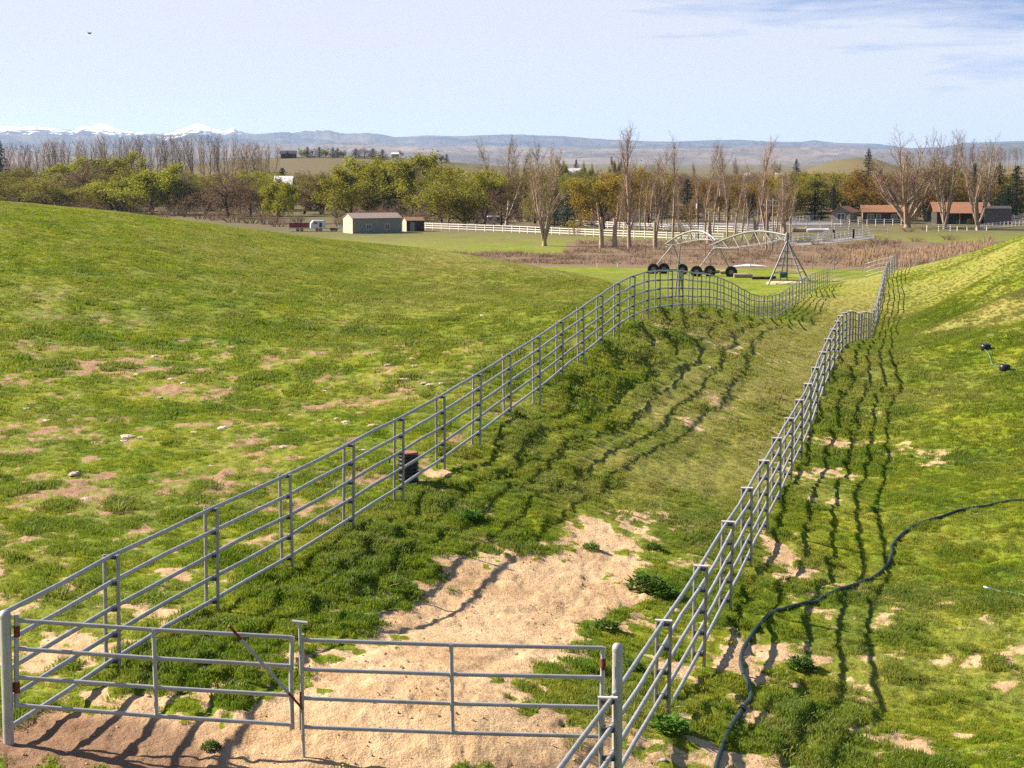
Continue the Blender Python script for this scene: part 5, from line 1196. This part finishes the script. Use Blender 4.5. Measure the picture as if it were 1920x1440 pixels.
# ------------------------------------------------------------------ broad-leaved weeds in the lane
def weed_mesh(seed, R_, H_, n):
    rnd = random.Random(seed); m = MB()
    for k in range(n):
        a = rnd.uniform(0, 6.28); r = R_ * rnd.random() ** .6; z = H_ * rnd.random() * (1 - .6 * r / R_) + .01; c = Vector((math.cos(a) * r, math.sin(a) * r, z))
        d = Vector((math.cos(a + rnd.gauss(0, .7)), math.sin(a + rnd.gauss(0, .7)), rnd.uniform(-.1, .7))).normalized(); w = d.cross(Vector((0, 0, 1))).normalized() * rnd.uniform(.012, .026); L = rnd.uniform(.05, .11)
        m.add([c, c + d * L * .5 + w, c + d * L, c + d * L * .5 - w], [(0, 1, 2, 3)])
        if k % 5 == 0: m.add([(0, 0, 0), c + Vector((.004, 0, 0)), c], [(0, 1, 2)])
    return m.mesh('leaves', lf_weed)
WM = [weed_mesh(k, .22, .22, 420) for k in range(3)]
for x, y, s, lb in [(1212,1108,1.5,'largest leafy weed at the right edge of the sandy lane'),(1240,1120,1.2,'leafy weed just right of the largest one by the lane'),(1108,1030,.7,'small weed clump alone near the top of the sand'),(1185,1258,.8,'weed by the middle of the right fence bays'),(880,975,1.0,'leafy weed on the shaded bank left of the sand'),(1135,1180,.9,'weed at the sand edge left of the fence'),(1225,1030,.7,'grey-green weed where the sand narrows'),(1500,1250,1.0,'leafy weed beside the dark hose bend'),(1255,1375,1.1,'weed at the foot of the nearest full fence post'),(395,1405,.5,'tiny weed on the shaded dirt inside the left gate'),(1640,960,.8,'leafy weed among the striped fence shadows')]:
    c = cast(x, y); r = empty('leafy_weed', (c.x, c.y, gz(c.x, c.y) - .01), random.uniform(0, 6), lb, 'weed', 'leafy weeds along the lane'); r.scale = (s, s, s); put('leaves', WM[int(x) % 3], r)

# ------------------------------------------------------------------ mountains
SKY_R = [(-400,262),(-200,250),(0,237),(40,240),(70,237),(105,243),(135,246),(160,239),(198,234),(225,244),(260,249),(300,252),(330,247),(355,238),(383,234),(410,243),(422,248),(440,241),(460,250),(490,251),(520,250),(560,248),(610,244),(640,249),(680,250),(720,252),(740,258),(800,254),(860,256),(960,252),(1050,256),(1160,263),(1300,268),(1400,264),(1520,268),(1620,271),(1700,290),(1760,300),(2300,300)]
SKY_B = [(1180,300),(1230,268),(1300,264),(1380,262),(1440,266),(1500,266),(1522,263),(1560,268),(1640,270),(1700,278),(1760,276),(1800,268),(1860,266),(1920,264),(2100,262),(2300,270)]
def mountains(name, prof, Dr, depth, rough, m_, label, x0, x1, seed, snow=False):
    nx, ny = 1300, 70; xs_ = np.linspace(x0, x1, nx); px_ = [p[0] for p in prof]; py_ = [p[1] for p in prof]
    crest = (CZ + (302 - np.interp(xs_, px_, py_)) / F * Dr)
    kern = np.array([0, 1, 2, 1, 0]) / 4; crest = np.convolve(np.pad(crest, 2, 'edge'), kern, 'valid')
    crest = crest + (fbm(xs_ / 16, xs_ * 0 + 3, 5, seed, .6) - .5) * rough * (.10 + .34 * sm(760, 600, xs_)) * Dr / 20000
    f = np.linspace(-.25, 1, ny)[:, None]        # 1 = front foot, 0 = ridge
    X = ((xs_ - 960) / F)[None, :] * (Dr - f * depth); Y = (Dr - f * depth) + 0 * X
    ff = np.abs(f)
    rid = 1 - np.abs(fbm(X / 700, Y / 1100, 5, seed + 3) * 2 - 1)
    rid2 = 1 - np.abs(fbm(X / 260, Y / 420, 4, seed + 9) * 2 - 1)
    Z = crest[None, :] * (1 - ff) ** 1.25 + (rid - .6) * rough * np.sin(np.pi * np.clip(ff, 0, 1)) * .9 + (rid2 - .6) * rough * .35 * np.sin(np.pi * np.clip(ff, 0, 1)) - 30 * sm(.85, 1, ff)
    Z = np.where(f < 0, crest[None, :] * (1 + f * 2.5), Z)
    i = np.arange(ny - 1)[:, None] * nx + np.arange(nx - 1)[None, :]
    fq = np.stack([i, i + nx, i + nx + 1, i + 1], -1).reshape(-1, 4).astype(np.int32)
    me = grid_mesh(name, np.stack([X, Y, Z], -1).reshape(-1, 3).astype(np.float32), fq); me.materials.append(m_)
    o_ = bpy.data.objects.new(name, me); COL.objects.link(o_); tag(o_, label, 'mountains', kind='structure'); return o_
def mtn_mat(name, c0, c1, snow_z=None):
    m_, nt, b = mat(name); g = N(nt, 'ShaderNodeNewGeometry'); pos = g.outputs['Position']
    n1 = noise(nt, mapping(nt, pos, (1, .5, 3)), .0016, 8, .65, .4); c = ramp(nt, n1, [(.38, c0), (.62, c1)])
    if snow_z:
        s_ = N(nt, 'ShaderNodeSeparateXYZ'); nt.links.new(pos, s_.inputs[0]); n2 = noise(nt, mapping(nt, pos, (1, .6, 2)), .004, 7, .7)
        z = mth(nt, 'ADD', mth(nt, 'MULTIPLY', mth(nt, 'SUBTRACT', s_.outputs[2], snow_z), .012), mth(nt, 'MULTIPLY', mth(nt, 'SUBTRACT', n2, .5), 6.5))
        xm = ramp(nt, mth(nt, 'MULTIPLY_ADD', s_.outputs[0], 1 / 12000., .5), [(.0, 1.), (.27, 1.), (.30, 0.)])
        c = mixc(nt, mth(nt, 'MULTIPLY', ramp(nt, z, [(.35, 0.), (.6, 1.)]), xm), c, (.85, .86, .90))
    nt.links.new(c, b.inputs['Base Color']); b.inputs['Roughness'].default_value = 1; b.inputs['Specular IOR Level'].default_value = 0; return m_
mountains('mountains', SKY_R, 20000, 6500, 130, mtn_mat('mountain_rock', (.02, .03, .06), (.12, .10, .10), 242.), 'long pale mountain range with snowy peaks at the left', -700, 2400, 3)
mountains('far_ridge', SKY_B, 22500, 1600, 60, mtn_mat('ridge_scrub', (.012, .03, .045), (.03, .045, .05)), 'dark blue flat-topped ridge behind the tan hills', 1100, 2500, 8)
SKY_F = [(-700,290),(200,285),(420,278),(500,271),(560,274),(640,268),(720,272),(800,277),(900,275),(1000,279),(1100,284),(1300,280),(1450,276),(1600,280),(1700,288),(1800,296),(2400,298)]
mountains('foothills', SKY_F, 14500, 4500, 95, mtn_mat('foothill_grass', (.08, .065, .06), (.21, .16, .13)), 'bare tan foothills below the mountain range', -700, 2400, 14)
sr = [(-700,300),(1640,300),(1700,285),(1760,277),(1800,272),(1850,270),(1920,268),(2100,266),(2400,270)]
mountains('dark_hills', sr, 12000, 3000, 60, mtn_mat('dark_scrub', (.06, .06, .07), (.13, .11, .11)), 'dark bluish hills behind the trees at the right', 1560, 2500, 21)  # darker, greyer scrub colours than the foothills

# ------------------------------------------------------------------ haze: one even, pale volume of air
hb = MB(); hb.box((0, 15500, 270), (30000, 32000, 600)); hzm = bpy.data.materials.new('air'); hzm.use_nodes = True; nt = hzm.node_tree; nt.nodes.remove(nt.nodes['Principled BSDF'])
pv = N(nt, 'ShaderNodeVolumePrincipled'); pv.inputs['Color'].default_value = (.50, .69, 1.0, 1); pv.inputs['Density'].default_value = 3.0e-5; pv.inputs['Anisotropy'].default_value = .2
nt.links.new(pv.outputs[0], nt.nodes['Material Output'].inputs['Volume'])
tag(hb.build('haze', hzm), 'thin blue haze over the whole valley', 'haze', kind='stuff')
